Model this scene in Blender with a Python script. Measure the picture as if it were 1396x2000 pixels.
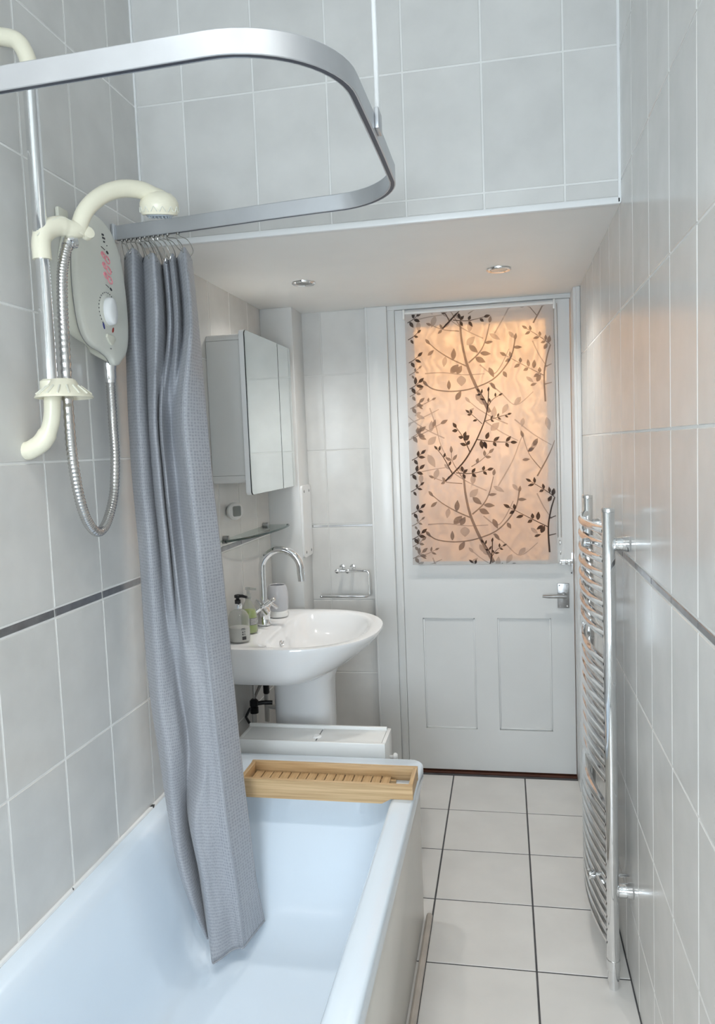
import bpy, bmesh, math, random
from mathutils import Vector, Matrix
random.seed(7)
PI = math.pi
scn = bpy.context.scene
for o in list(bpy.data.objects): bpy.data.objects.remove(o)
COL = scn.collection

# ------------------------------------------------------------------ camera
RIGHT = Vector((0.98161, 0.18693, -0.03874)); DOWN = Vector((-0.02255, -0.08795, -0.99587)); FWD = Vector((-0.18956, 0.97843, -0.08212))
cam_d = bpy.data.cameras.new('camera'); cam = bpy.data.objects.new('camera', cam_d); COL.objects.link(cam)
m = Matrix((RIGHT, -DOWN, -FWD)).transposed().to_4x4(); m.translation = Vector((0, 0, 1.4)); cam.matrix_world = m
cam_d.sensor_fit = 'VERTICAL'; cam_d.sensor_height = 36; cam_d.lens = 27.0; cam_d.shift_y = -0.001; cam_d.clip_start = 0.02
scn.camera = cam
# ------------------------------------------------------------------ world, light, exposure
vs = scn.view_settings; vs.view_transform = 'Standard'; vs.look = 'None'; vs.gamma = 1; vs.use_curve_mapping = False
vs.exposure = 0.09
w = bpy.data.worlds.new('sky'); scn.world = w; w.use_nodes = True
bg = w.node_tree.nodes['Background']; bg.inputs[0].default_value = (0.83, 0.925, 1.0, 1); bg.inputs[1].default_value = 17.0
def area(name, loc, rot, sx, sy, power, col, portal=False):
    d = bpy.data.lights.new(name, 'AREA'); d.shape = 'RECTANGLE'; d.size = sx; d.size_y = sy; d.energy = power; d.color = col
    if portal: d.cycles.is_portal = True
    o = bpy.data.objects.new(name, d); COL.objects.link(o); o.location = loc; o.rotation_euler = rot; return o
WX0, WX1, WZ0, WZ1, YR = -0.86, 0.20, 0.75, 1.95, -1.45          # bathroom window in the wall behind the camera
area('window_portal', ((WX0+WX1)/2, YR-0.05, (WZ0+WZ1)/2), (PI/2, 0, 0), WX1-WX0, WZ1-WZ0, 1, (1, 1, 1), True)
hl = bpy.data.lights.new('hall_lamp', 'POINT'); hl.energy = 40; hl.color = (1, 0.62, 0.30); hl.shadow_soft_size = 0.10
hlo = bpy.data.objects.new('hall_lamp', hl); COL.objects.link(hlo); hlo.location = (0.0, 3.95, 2.0)

LAMPS = [(-.664, 2.617, 1.960), (-.005, 2.647, 1.960), (-.60, .50, 2.738), (.02, .50, 2.738)]   # the recessed downlights: two in the lowered ceiling, two unseen ones added in the high one as fill
for k, (lx, ly, lz) in enumerate(LAMPS):
    d = bpy.data.lights.new('downlight_and_fill_lamp', 'SPOT'); d.energy = 17 if k < 2 else 58; d.color = (1.0, 0.96, 0.90) if k < 2 else (1.0, 0.97, 0.92)
    d.spot_size = math.radians(150 if k < 2 else 110); d.spot_blend = 0.9; d.shadow_soft_size = 0.03 if k < 2 else 0.10
    o = bpy.data.objects.new('downlight_and_fill_lamp', d); COL.objects.link(o); o.location = (lx, ly, lz)
# ------------------------------------------------------------------ materials
M = {}
def mat(name, col, rough=0.5, metal=0.0, spec=0.5, var=0.0, vscale=6.0, bump=0.0, bscale=40.0, rand=0.0, trans=0.0, ior=1.45, coat=0.0, emit=None, estr=0.0):
    m = bpy.data.materials.new(name); m.use_nodes = True; nt = m.node_tree; b = nt.nodes['Principled BSDF']
    b.inputs['Base Color'].default_value = (*col, 1); b.inputs['Roughness'].default_value = rough; b.inputs['Metallic'].default_value = metal
    b.inputs['Specular IOR Level'].default_value = spec; b.inputs['IOR'].default_value = ior
    b.inputs['Transmission Weight'].default_value = trans; b.inputs['Coat Weight'].default_value = coat
    tc = nt.nodes.new('ShaderNodeTexCoord')
    if emit: b.inputs['Emission Color'].default_value = (*emit, 1); b.inputs['Emission Strength'].default_value = estr
    if var or rand:
        n = nt.nodes.new('ShaderNodeTexNoise'); n.inputs['Scale'].default_value = vscale; n.inputs['Detail'].default_value = 5
        oi = nt.nodes.new('ShaderNodeObjectInfo'); va = nt.nodes.new('ShaderNodeVectorMath'); va.operation = 'ADD'
        sc = nt.nodes.new('ShaderNodeMath'); sc.operation = 'MULTIPLY'; sc.inputs[1].default_value = 37
        nt.links.new(oi.outputs['Random'], sc.inputs[0])
        nt.links.new(tc.outputs['Object'], va.inputs[0]); nt.links.new(sc.outputs[0], va.inputs[1]); nt.links.new(va.outputs[0], n.inputs['Vector'])
        r = nt.nodes.new('ShaderNodeMapRange'); r.inputs['To Min'].default_value = 1-var; r.inputs['To Max'].default_value = 1+var
        r.inputs['From Min'].default_value = 0.3; r.inputs['From Max'].default_value = 0.7
        nt.links.new(n.outputs[0], r.inputs['Value'])
        r2 = nt.nodes.new('ShaderNodeMapRange'); r2.inputs['To Min'].default_value = 1-rand; r2.inputs['To Max'].default_value = 1+rand
        nt.links.new(oi.outputs['Random'], r2.inputs['Value'])
        mu = nt.nodes.new('ShaderNodeMath'); mu.operation = 'MULTIPLY'; nt.links.new(r.outputs[0], mu.inputs[0]); nt.links.new(r2.outputs[0], mu.inputs[1])
        vm = nt.nodes.new('ShaderNodeVectorMath'); vm.operation = 'SCALE'; vm.inputs[0].default_value = col; nt.links.new(mu.outputs[0], vm.inputs['Scale'])
        nt.links.new(vm.outputs[0], b.inputs['Base Color'])
    if bump:
        n = nt.nodes.new('ShaderNodeTexNoise'); n.inputs['Scale'].default_value = bscale; n.inputs['Detail'].default_value = 3
        nt.links.new(tc.outputs['Object'], n.inputs['Vector'])
        bp = nt.nodes.new('ShaderNodeBump'); bp.inputs['Strength'].default_value = bump; bp.inputs['Distance'].default_value = 0.002
        nt.links.new(n.outputs[0], bp.inputs['Height']); nt.links.new(bp.outputs[0], b.inputs['Normal'])
    M[name] = m; return m
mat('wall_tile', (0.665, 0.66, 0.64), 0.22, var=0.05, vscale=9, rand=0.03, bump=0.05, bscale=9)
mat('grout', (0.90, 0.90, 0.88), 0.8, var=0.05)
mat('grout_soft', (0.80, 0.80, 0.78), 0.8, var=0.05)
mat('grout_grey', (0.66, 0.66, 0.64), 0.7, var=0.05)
mat('grout_floor', (0.075, 0.075, 0.08), 0.85, var=0.15, vscale=30)
mat('floor_tile', (0.68, 0.67, 0.65), 0.35, var=0.05, vscale=7, rand=0.03)
mat('strip_dark', (0.30, 0.30, 0.31), 0.28, metal=0.85, var=0.2, vscale=25)
mat('strip_silver', (0.75, 0.75, 0.75), 0.25, metal=0.9)
mat('paint', (0.90, 0.90, 0.88), 0.55, var=0.02, vscale=4)
mat('gloss_paint', (0.72, 0.73, 0.725), 0.28, var=0.02, vscale=5, bump=0.08, bscale=14)
mat('trim_white', (0.86, 0.87, 0.87), 0.35, var=0.02)
mat('porcelain', (0.86, 0.87, 0.88), 0.07, var=0.01, coat=0.4)
mat('bath_daylight_blue', (0.75, 0.845, 0.94), 0.16, var=0.01, coat=0.3)  # white bath with the blue daylight cast put into its base colour
mat('bath_panel', (0.76, 0.74, 0.69), 0.25, var=0.03, vscale=5)
mat('white_plastic', (0.82, 0.82, 0.80), 0.3, var=0.02)
mat('cabinet_white', (0.80, 0.81, 0.80), 0.22, var=0.02)
mat('ivory', (0.86, 0.82, 0.66), 0.28, var=0.03, vscale=8)
mat('shower_body', (0.78, 0.77, 0.66), 0.35, var=0.03, vscale=9)
mat('shower_face', (0.78, 0.785, 0.715), 0.32, var=0.03, vscale=9)
mat('chrome', (0.82, 0.83, 0.84), 0.06, metal=1.0, var=0.03, vscale=20)
mat('hose_chrome', (0.60, 0.59, 0.58), 0.22, metal=1.0, var=0.06, vscale=20)
mat('satin_metal', (0.40, 0.40, 0.40), 0.3, metal=0.95, var=0.25, vscale=30)
mat('wire', (0.45, 0.44, 0.42), 0.25, metal=1.0, var=0.05)
mat('aluminium', (0.60, 0.62, 0.65), 0.38, metal=0.85, var=0.04, vscale=12)
mat('aluminium_dark', (0.09, 0.10, 0.13), 0.4, metal=0.6, var=0.05)
mat('mirror', (0.86, 0.90, 0.89), 0.03, metal=1.0, var=0.005)
mat('black', (0.015, 0.015, 0.017), 0.35, var=0.1, vscale=20)
mat('dark_print', (0.05, 0.05, 0.055), 0.5, var=0.1)
mat('grey_print', (0.28, 0.28, 0.27), 0.5, var=0.1)
mat('pink_print', (0.90, 0.34, 0.40), 0.4, var=0.08, vscale=60)
mat('blue_print', (0.02, 0.03, 0.20), 0.4, var=0.05)
mat('red_print', (0.40, 0.04, 0.03), 0.4, var=0.05)
mat('lcd', (0.22, 0.24, 0.23), 0.15, var=0.05)
mat('nozzle', (0.42, 0.47, 0.52), 0.5, var=0.05)
mat('gap_dark', (0.03, 0.02, 0.015), 0.8, var=0.2)
mat('threshold', (0.085, 0.03, 0.018), 0.6, var=0.2, vscale=20)
mat('pipe_white', (0.72, 0.70, 0.66), 0.4, var=0.04)
mat('label_white', (0.80, 0.80, 0.79), 0.5, var=0.02)
mat('lotion', (0.84, 0.83, 0.81), 0.4, var=0.02)
mat('green_liquid', (0.45, 0.60, 0.05), 0.3, var=0.1, vscale=30)
mat('lamp_glass', (0.75, 0.68, 0.60), 0.2, var=0.04)
mat('seal_mould', (0.80, 0.81, 0.81), 0.5)
mat('hall_paint', (0.72, 0.60, 0.46), 0.7, var=0.04)
mat('plank_strip', (0.50, 0.45, 0.40), 0.5, var=0.1, vscale=15)

def nodes_of(name):
    m = bpy.data.materials.new(name); m.use_nodes = True; M[name] = m; nt = m.node_tree
    return m, nt, nt.nodes['Principled BSDF'], nt.nodes['Material Output']
# mouldy sealant: dark specks along the bead
nt = M['seal_mould'].node_tree; b = nt.nodes['Principled BSDF']
tc = nt.nodes.new('ShaderNodeTexCoord'); n = nt.nodes.new('ShaderNodeTexNoise'); n.inputs['Scale'].default_value = 32
cr = nt.nodes.new('ShaderNodeValToRGB'); cr.color_ramp.elements[0].position = 0.33; cr.color_ramp.elements[0].color = (0.03, 0.03, 0.03, 1)
cr.color_ramp.elements[1].position = 0.36; cr.color_ramp.elements[1].color = (0.80, 0.81, 0.81, 1)
nt.links.new(tc.outputs['Object'], n.inputs['Vector']); nt.links.new(n.outputs[0], cr.inputs[0]); nt.links.new(cr.outputs[0], b.inputs['Base Color'])
# bamboo
def bamboo(name, axis):
    m, nt, b, out = nodes_of(name)
    tc = nt.nodes.new('ShaderNodeTexCoord'); mp = nt.nodes.new('ShaderNodeMapping')
    s = [160, 160, 160]; s[axis] = 5; mp.inputs['Scale'].default_value = s
    oi = nt.nodes.new('ShaderNodeObjectInfo'); nt.links.new(oi.outputs['Random'], mp.inputs['Location'])
    n = nt.nodes.new('ShaderNodeTexNoise'); n.inputs['Scale'].default_value = 1; n.inputs['Detail'].default_value = 4
    cr = nt.nodes.new('ShaderNodeValToRGB'); cr.color_ramp.elements[0].position = 0.3; cr.color_ramp.elements[0].color = (0.46, 0.29, 0.14, 1)
    cr.color_ramp.elements[1].position = 0.7; cr.color_ramp.elements[1].color = (0.70, 0.50, 0.28, 1)
    nt.links.new(tc.outputs['Object'], mp.inputs[0]); nt.links.new(mp.outputs[0], n.inputs['Vector']); nt.links.new(n.outputs[0], cr.inputs[0]); nt.links.new(cr.outputs[0], b.inputs['Base Color'])
    b.inputs['Roughness'].default_value = 0.42
bamboo('bamboo_x', 0); bamboo('bamboo_y', 1)
# curtain fabric: fine honeycomb weave laid along the cloth's own UVs
m, nt, b, out = nodes_of('curtain')
uv = nt.nodes.new('ShaderNodeUVMap'); uv.uv_map = 'UVMap'; mp = nt.nodes.new('ShaderNodeMapping'); mp.inputs['Scale'].default_value = (105, 125, 1)
vo = nt.nodes.new('ShaderNodeTexVoronoi'); vo.inputs['Scale'].default_value = 1; vo.inputs['Randomness'].default_value = 0.25
cr = nt.nodes.new('ShaderNodeValToRGB'); cr.color_ramp.elements[0].position = 0.15; cr.color_ramp.elements[0].color = (0.25, 0.26, 0.285, 1)
cr.color_ramp.elements[1].position = 0.5; cr.color_ramp.elements[1].color = (0.37, 0.38, 0.41, 1)
bp = nt.nodes.new('ShaderNodeBump'); bp.inputs['Strength'].default_value = 0.35; bp.inputs['Distance'].default_value = 0.001
nt.links.new(uv.outputs[0], mp.inputs[0]); nt.links.new(mp.outputs[0], vo.inputs['Vector']); nt.links.new(vo.outputs['Distance'], cr.inputs[0]); nt.links.new(cr.outputs[0], b.inputs['Base Color'])
nt.links.new(vo.outputs['Distance'], bp.inputs['Height']); nt.links.new(bp.outputs[0], b.inputs['Normal'])
b.inputs['Roughness'].default_value = 0.55; b.inputs['Sheen Weight'].default_value = 0.25
mat('curtain_hem', (0.33, 0.34, 0.365), 0.6, var=0.03, vscale=30)
# thin clear things: transparent + glossy
def thin(name, tint, gloss=0.08, rough=0.03, diff=0.0, dcol=(0.8, 0.8, 0.8)):
    m, nt, b, out = nodes_of(name); nt.nodes.remove(b)
    tr = nt.nodes.new('ShaderNodeBsdfTransparent'); tr.inputs[0].default_value = (*tint, 1)
    gl = nt.nodes.new('ShaderNodeBsdfGlossy'); gl.inputs['Roughness'].default_value = rough
    lw = nt.nodes.new('ShaderNodeLayerWeight'); lw.inputs['Blend'].default_value = 0.25
    mr = nt.nodes.new('ShaderNodeMapRange'); mr.inputs['To Min'].default_value = gloss; mr.inputs['To Max'].default_value = 0.7
    nt.links.new(lw.outputs['Facing'], mr.inputs[0])
    mx = nt.nodes.new('ShaderNodeMixShader'); nt.links.new(mr.outputs[0], mx.inputs[0]); nt.links.new(tr.outputs[0], mx.inputs[1]); nt.links.new(gl.outputs[0], mx.inputs[2])
    last = mx
    if diff:
        df = nt.nodes.new('ShaderNodeBsdfDiffuse'); df.inputs[0].default_value = (*dcol, 1)
        m2 = nt.nodes.new('ShaderNodeMixShader'); m2.inputs[0].default_value = diff
        nt.links.new(last.outputs[0], m2.inputs[1]); nt.links.new(df.outputs[0], m2.inputs[2]); last = m2
    nt.links.new(last.outputs[0], out.inputs[0])
thin('window_glass', (0.98, 0.99, 1.0), 0.03)
thin('clear_plastic', (0.86, 0.87, 0.86), 0.06, diff=0.22, dcol=(0.62, 0.63, 0.60))
thin('shelf_glass', (0.86, 0.92, 0.90), 0.06)
thin('frosted_cup', (0.85, 0.86, 0.88), 0.08, 0.2, diff=0.55, dcol=(0.75, 0.76, 0.79))
mat('glass_edge', (0.03, 0.06, 0.055), 0.08, var=0.05)
# obscured door glass, lit from the hall behind it
m, nt, b, out = nodes_of('obscure_glass'); nt.nodes.remove(b)
tc = nt.nodes.new('ShaderNodeTexCoord'); wv = nt.nodes.new('ShaderNodeTexWave'); wv.inputs['Scale'].default_value = 7; wv.inputs['Distortion'].default_value = 13; wv.inputs['Detail'].default_value = 1.5; wv.inputs['Detail Scale'].default_value = 2.2
mp = nt.nodes.new('ShaderNodeMapping'); mp.inputs['Scale'].default_value = (1.0, 1, 0.75)
nt.links.new(tc.outputs['Object'], mp.inputs[0]); nt.links.new(mp.outputs[0], wv.inputs['Vector'])
bp = nt.nodes.new('ShaderNodeBump'); bp.inputs['Strength'].default_value = 0.6; bp.inputs['Distance'].default_value = 0.006
nt.links.new(wv.outputs['Fac'], bp.inputs['Height'])
cr = nt.nodes.new('ShaderNodeValToRGB'); cr.color_ramp.elements[0].position = 0.25; cr.color_ramp.elements[0].color = (0.74, 0.70, 0.63, 1); cr.color_ramp.elements[1].position = 0.9; cr.color_ramp.elements[1].color = (1, 0.98, 0.95, 1)
nt.links.new(wv.outputs['Fac'], cr.inputs[0])
tl = nt.nodes.new('ShaderNodeBsdfTranslucent'); nt.links.new(cr.outputs[0], tl.inputs[0]); nt.links.new(bp.outputs[0], tl.inputs['Normal'])
gl = nt.nodes.new('ShaderNodeBsdfGlossy'); gl.inputs['Roughness'].default_value = 0.1
mx = nt.nodes.new('ShaderNodeMixShader'); mx.inputs[0].default_value = 0.06
nt.links.new(tl.outputs[0], mx.inputs[1]); nt.links.new(gl.outputs[0], mx.inputs[2]); nt.links.new(mx.outputs[0], out.inputs[0])
def fabric(name, dif, tlc, through, clear):
    m, nt, b, out = nodes_of(name); nt.nodes.remove(b)
    d = nt.nodes.new('ShaderNodeBsdfDiffuse'); d.inputs[0].default_value = (*dif, 1)
    t = nt.nodes.new('ShaderNodeBsdfTranslucent'); t.inputs[0].default_value = (*tlc, 1)
    c = nt.nodes.new('ShaderNodeBsdfTransparent'); c.inputs[0].default_value = (*tlc, 1)
    a = nt.nodes.new('ShaderNodeMixShader'); a.inputs[0].default_value = through; nt.links.new(d.outputs[0], a.inputs[1]); nt.links.new(t.outputs[0], a.inputs[2])
    e = nt.nodes.new('ShaderNodeMixShader'); e.inputs[0].default_value = clear; nt.links.new(a.outputs[0], e.inputs[1]); nt.links.new(c.outputs[0], e.inputs[2])
    nt.links.new(e.outputs[0], out.inputs[0])
fabric('blind_cloth', (0.66, 0.66, 0.67), (0.96, 0.95, 0.94), 0.42, 0.55)
fabric('blind_dark', (0.045, 0.04, 0.045), (0.30, 0.27, 0.25), 0.35, 0.30)
fabric('blind_mid', (0.26, 0.24, 0.24), (0.55, 0.50, 0.46), 0.40, 0.50)
fabric('blind_pale', (0.50, 0.50, 0.51), (0.80, 0.76, 0.73), 0.40, 0.65)

# ------------------------------------------------------------------ mesh helpers
class MB:
    def __init__(s): s.v = []; s.f = []; s.uv = None
    def quadgrid(s, rows, closed_u=False, closed_v=False):
        nr = len(rows); nc = len(rows[0]); o = len(s.v)
        for r in rows: s.v.extend([tuple(p) for p in r])
        for i in range(nr if closed_v else nr-1):
            for j in range(nc if closed_u else nc-1):
                a = o+i*nc+j; b_ = o+i*nc+(j+1) % nc; c = o+((i+1) % nr)*nc+(j+1) % nc; d = o+((i+1) % nr)*nc+j
                s.f.append((a, b_, c, d))
        return o
    def poly(s, pts):
        o = len(s.v); s.v.extend([tuple(p) for p in pts]); s.f.append(tuple(range(o, o+len(pts))))
    def box(s, x0, x1, y0, y1, z0, z1, bev=0.0):
        bm = bmesh.new(); bmesh.ops.create_cube(bm, size=1)
        for v in bm.verts: v.co = Vector(((x0+x1)/2+v.co.x*(x1-x0), (y0+y1)/2+v.co.y*(y1-y0), (z0+z1)/2+v.co.z*(z1-z0)))
        if bev: bmesh.ops.bevel(bm, geom=list(bm.edges), offset=bev, segments=2, profile=0.5, affect='EDGES', clamp_overlap=True)
        s.addbm(bm); return s
    def addbm(s, bm):
        o = len(s.v); bm.verts.index_update()
        s.v.extend([tuple(v.co) for v in bm.verts]); s.f.extend([tuple(o+v.index for v in f.verts) for f in bm.faces]); bm.free()
    def prism(s, pts, d0, d1, fn, bev=0.0):
        """pts: 2-D outline; fn(u,v,d) -> 3-D"""
        bm = bmesh.new(); a = [bm.verts.new(fn(u, v, d0)) for u, v in pts]; b_ = [bm.verts.new(fn(u, v, d1)) for u, v in pts]
        n = len(pts); f0 = bm.faces.new(a); f1 = bm.faces.new(list(reversed(b_)))
        for i in range(n): bm.faces.new((a[i], b_[i], b_[(i+1) % n], a[(i+1) % n]))
        if bev: bmesh.ops.bevel(bm, geom=list(f1.edges), offset=bev, segments=3, profile=0.5, affect='EDGES', clamp_overlap=True)
        bmesh.ops.recalc_face_normals(bm, faces=list(bm.faces)); s.addbm(bm); return s
    def tube(s, path, r, seg=12, cap=True, closed=False, flat=1.0):
        P_ = [Vector(p) for p in path]; n = len(P_); rr = r if isinstance(r, (list, tuple)) else [r]*n
        rows = []; up = None
        for i in range(n):
            if closed: t = P_[(i+1) % n]-P_[i-1]
            else: t = P_[min(i+1, n-1)]-P_[max(i-1, 0)]
            t.normalize()
            if up is None:
                up = Vector((0, 0, 1)) if abs(t.z) < 0.9 else Vector((1, 0, 0))
            sd = t.cross(up)
            if sd.length < 1e-6: sd = t.orthogonal()
            sd.normalize(); up = sd.cross(t).normalized()
            rows.append([P_[i]+(sd*math.cos(2*PI*k/seg)+up*flat*math.sin(2*PI*k/seg))*rr[i] for k in range(seg)])
        o = s.quadgrid(rows, closed_u=True, closed_v=closed)
        if cap and not closed:
            s.f.append(tuple(o+k for k in range(seg))[::-1]); s.f.append(tuple(o+(n-1)*seg+k for k in range(seg)))
        return s
    def cyl(s, p0, p1, r, seg=16, bev=0.0, r1=None):
        p0 = Vector(p0); p1 = Vector(p1); L = (p1-p0).length; r1 = r if r1 is None else r1
        if bev:
            d = (p1-p0).normalized(); return s.tube([p0, p0+d*bev*0.3, p0+d*bev, p1-d*bev, p1-d*bev*0.3, p1], [r-bev, r-bev*0.3, r, r1, r1-bev*0.3, r1-bev], seg)
        return s.tube([p0, p1], [r, r1], seg)
    def lathe(s, prof, c, seg=24, axis=(0, 0, 1), sx=1.0, sy=1.0):
        A = Vector(axis).normalized(); U = A.orthogonal().normalized() if abs(A.z) < 0.99 else Vector((1, 0, 0)); V = A.cross(U); c = Vector(c)
        rows = [[c+A*h+(U*math.cos(2*PI*k/seg)*sx+V*math.sin(2*PI*k/seg)*sy)*max(r, 1e-4) for k in range(seg)] for r, h in prof]
        o = s.quadgrid(rows, closed_u=True)
        s.f.append(tuple(o+k for k in range(seg))[::-1]); n = len(prof); s.f.append(tuple(o+(n-1)*seg+k for k in range(seg)))
        return s
WL = {}
def build(name, mb, mt, parent=None, smooth=30, origin=None):
    v = mb.v
    if origin is None:
        xs = [p[0] for p in v]; ys = [p[1] for p in v]; zs = [p[2] for p in v]
        origin = Vector(((min(xs)+max(xs))/2, (min(ys)+max(ys))/2, min(zs)))
    origin = Vector(origin)
    me = bpy.data.meshes.new(name); me.from_pydata([tuple(Vector(p)-origin) for p in v], [], mb.f); me.validate()
    bm = bmesh.new(); bm.from_mesh(me); bmesh.ops.recalc_face_normals(bm, faces=list(bm.faces)); bm.to_mesh(me); bm.free()
    if smooth:
        me.shade_smooth(); me.set_sharp_from_angle(angle=math.radians(smooth))
    me.materials.append(M[mt]); o = bpy.data.objects.new(name, me); COL.objects.link(o)
    return place(o, origin, parent)
def place(o, wl, parent=None):
    wl = Vector(wl); WL[o.name] = wl
    if parent: o.parent = parent; o.location = wl-WL[parent.name]
    else: o.location = wl
    return o
def tag(o, label, cat, group=None, kind=None):
    o['label'] = label; o['category'] = cat
    if group: o['group'] = group
    if kind: o['kind'] = kind
    return o
def struct(o, label, cat): return tag(o, label, cat, kind='structure')
def thing(name, loc, label, cat, group=None):
    o = bpy.data.objects.new(name, None); o.empty_display_size = 0.05; COL.objects.link(o); place(o, loc); return tag(o, label, cat, group)
def B(*a, **k): return MB().box(*a, **k)
def catmull(P_, sub):
    P_ = [Vector(p) for p in P_]; out = []
    for i in range(len(P_)-1):
        p0 = P_[max(i-1, 0)]; p1 = P_[i]; p2 = P_[i+1]; p3 = P_[min(i+2, len(P_)-1)]
        for k in range(sub):
            t = k/sub; out.append(0.5*((2*p1)+(p2-p0)*t+(2*p0-5*p1+4*p2-p3)*t*t+(3*p1-p0-3*p2+p3)*t**3))
    out.append(P_[-1]); return out

# ------------------------------------------------------------------ room shell
XL, XR, YD, YS, ZS, ZC = -0.96, 0.292, 3.19, 2.02, 1.972, 2.75
G = 0.0014                                            # how far tile faces stand proud of the grout bed
floor = struct(build('floor', B(XL-.1, XR+.1, YR-.1, YD+.02, -.10, -G), 'grout_floor'), 'pale square ceramic tiles with dark grout on the bathroom floor', 'floor')
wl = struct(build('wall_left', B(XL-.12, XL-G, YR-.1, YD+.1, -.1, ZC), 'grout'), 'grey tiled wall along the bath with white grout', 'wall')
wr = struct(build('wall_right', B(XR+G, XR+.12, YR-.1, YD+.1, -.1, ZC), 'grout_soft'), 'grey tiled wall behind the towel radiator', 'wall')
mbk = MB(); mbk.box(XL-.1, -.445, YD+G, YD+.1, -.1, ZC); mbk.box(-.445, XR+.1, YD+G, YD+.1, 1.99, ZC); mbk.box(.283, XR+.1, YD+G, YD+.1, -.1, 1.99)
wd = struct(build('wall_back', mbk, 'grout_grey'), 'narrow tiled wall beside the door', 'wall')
ws = struct(build('wall_bulkhead', B(XL-.01, XR+.01, YS+G, YS+.10, ZS+.012, ZC), 'grout_soft'), 'tiled upper wall above the lowered ceiling', 'wall')
hc_ = struct(build('ceiling', B(XL-.1, XR+.1, YR-.1, YS+.1, ZC, ZC+.1), 'paint'), 'white ceiling over the bath', 'ceiling')
struct(build('ceiling_lowered', B(XL-.01, XR+.01, YS+.005, YD+.05, ZS, ZS+.03), 'paint'), 'lowered white plaster ceiling in front of the door', 'ceiling')
for lx, ly, lz in LAMPS[2:]:  # bezels for the two fill downlights added out of view
    build('added_downlight_bezel', MB().lathe([(.026, .001), (.028, -.004), (.037, -.006), (.041, -.003), (.042, .001)], (lx, ly, ZC-.001), 32), 'chrome', hc_)
mbr = MB(); mbr.box(XL-.1, WX0, YR-.12, YR, -.1, ZC); mbr.box(WX1, XR+.1, YR-.12, YR, -.1, ZC); mbr.box(WX0, WX1, YR-.12, YR, -.1, WZ0); mbr.box(WX0, WX1, YR-.12, YR, WZ1, ZC)
struct(build('wall_rear', mbr, 'paint'), 'white wall with the window, opposite the door', 'wall')
win = thing('window_1', ((WX0+WX1)/2, YR-.06, WZ0), 'white framed window opposite the door', 'window'); win['kind'] = 'structure'
mb = MB()
for a in ((WX0, WX0+.05, WZ0, WZ1), (WX1-.05, WX1, WZ0, WZ1), (WX0, WX1, WZ0, WZ0+.05), (WX0, WX1, WZ1-.05, WZ1), (WX0, WX1, 1.50, 1.54)): mb.box(a[0], a[1], YR-.08, YR-.04, a[2], a[3])
build('frame', mb, 'trim_white', win)
build('pane', B(WX0+.05, WX1-.05, YR-.062, YR-.058, WZ0+.05, WZ1-.05), 'window_glass', win)
# the hall beyond the door
HX0, HX1, HY = -1.3, 1.1, 5.0
struct(build('floor_hall', B(HX0, HX1, YD+.1, HY, -.12, -.02), 'threshold'), 'brown hall floor behind the door', 'floor')
struct(build('ceiling_hall', B(HX0, HX1, YD+.1, HY, 2.4, 2.5), 'hall_paint'), 'hall ceiling behind the door', 'ceiling')
for nm, a in (('wall_hall_left', (HX0-.1, HX0, YD+.1, HY, -.1, 2.5)), ('wall_hall_right', (HX1, HX1+.1, YD+.1, HY, -.1, 2.5)), ('wall_hall_far', (HX0, HX1, HY, HY+.1, -.1, 2.5)), ('wall_hall_near', (HX0, XL-.1, YD, YD+.1, -.1, 2.5)), ('wall_hall_corner', (XR+.1, HX1, YD, YD+.1, -.1, 2.5))):
    struct(build(nm, B(*a), 'hall_paint'), 'warm painted hall wall behind the door', 'wall')

# tiles: one object each, mesh data shared between alike sizes
TM = {}
def tile_mesh(w_, h_, mt, name='tile'):
    k = (round(w_, 4), round(h_, 4), mt)
    if k in TM: return TM[k]
    c = 0.0012; t = 0.010; a, b_ = w_/2, h_/2
    v = [(-a, -b_, -t), (a, -b_, -t), (a, b_, -t), (-a, b_, -t), (-a, -b_, -c), (a, -b_, -c), (a, b_, -c), (-a, b_, -c), (-a+c, -b_+c, 0), (a-c, -b_+c, 0), (a-c, b_-c, 0), (-a+c, b_-c, 0)]
    f = [(8, 9, 10, 11)]
    for i in range(4): j = (i+1) % 4; f += [(i, j, 4+j, 4+i), (4+i, 4+j, 8+j, 8+i)]
    me = bpy.data.meshes.new(name); me.from_pydata(v, [], f); me.materials.append(M[mt]); TM[k] = me; return me
def lay(wall, us, vs_, fn, rot, mt='wall_tile', gap=0.0046, skip=None, name='tile'):
    """us, vs_: joint positions; fn(u,v)->world point on the face plane; rot: Euler taking +z to the wall normal"""
    for i in range(len(us)-1):
        for j in range(len(vs_)-1):
            if skip and skip((us[i]+us[i+1])/2, (vs_[j]+vs_[j+1])/2): continue
            w_ = us[i+1]-us[i]-gap; h_ = vs_[j+1]-vs_[j]-gap
            if w_ < 0.004 or h_ < 0.004: continue
            o = bpy.data.objects.new(name, tile_mesh(w_, h_, mt, name)); COL.objects.link(o)
            o.rotation_euler = rot; place(o, fn((us[i]+us[i+1])/2, (vs_[j]+vs_[j+1])/2), wall)
            o.rotation_euler = Vector(rot)+Vector((random.uniform(-1, 1)*.0009, random.uniform(-1, 1)*.0009, 0))
def joints(lo, hi, start, step):
    r = [lo]; k = math.ceil((lo-start)/step+0.08)
    while start+k*step < hi-0.012: r.append(start+k*step); k += 1
    return r+[hi]
RL = (PI/2, 0, PI/2); RR = (PI/2, 0, -PI/2); RB = (PI/2, 0, 0)
rows_l = [0, .115, .43, .745, 1.059]; rows_l2 = [1.080, 1.395, 1.71, 2.025, 2.341, 2.657, ZC]
yl = joints(-.5, YD, 1.68, .2)
for rws in (rows_l, rows_l2): lay(wl, yl, rws, lambda u, v: (XL, u, v), RL, skip=lambda u, v: (v < .43 and u < 2.2) or (u > 2.03 and v > 2.05))
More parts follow.
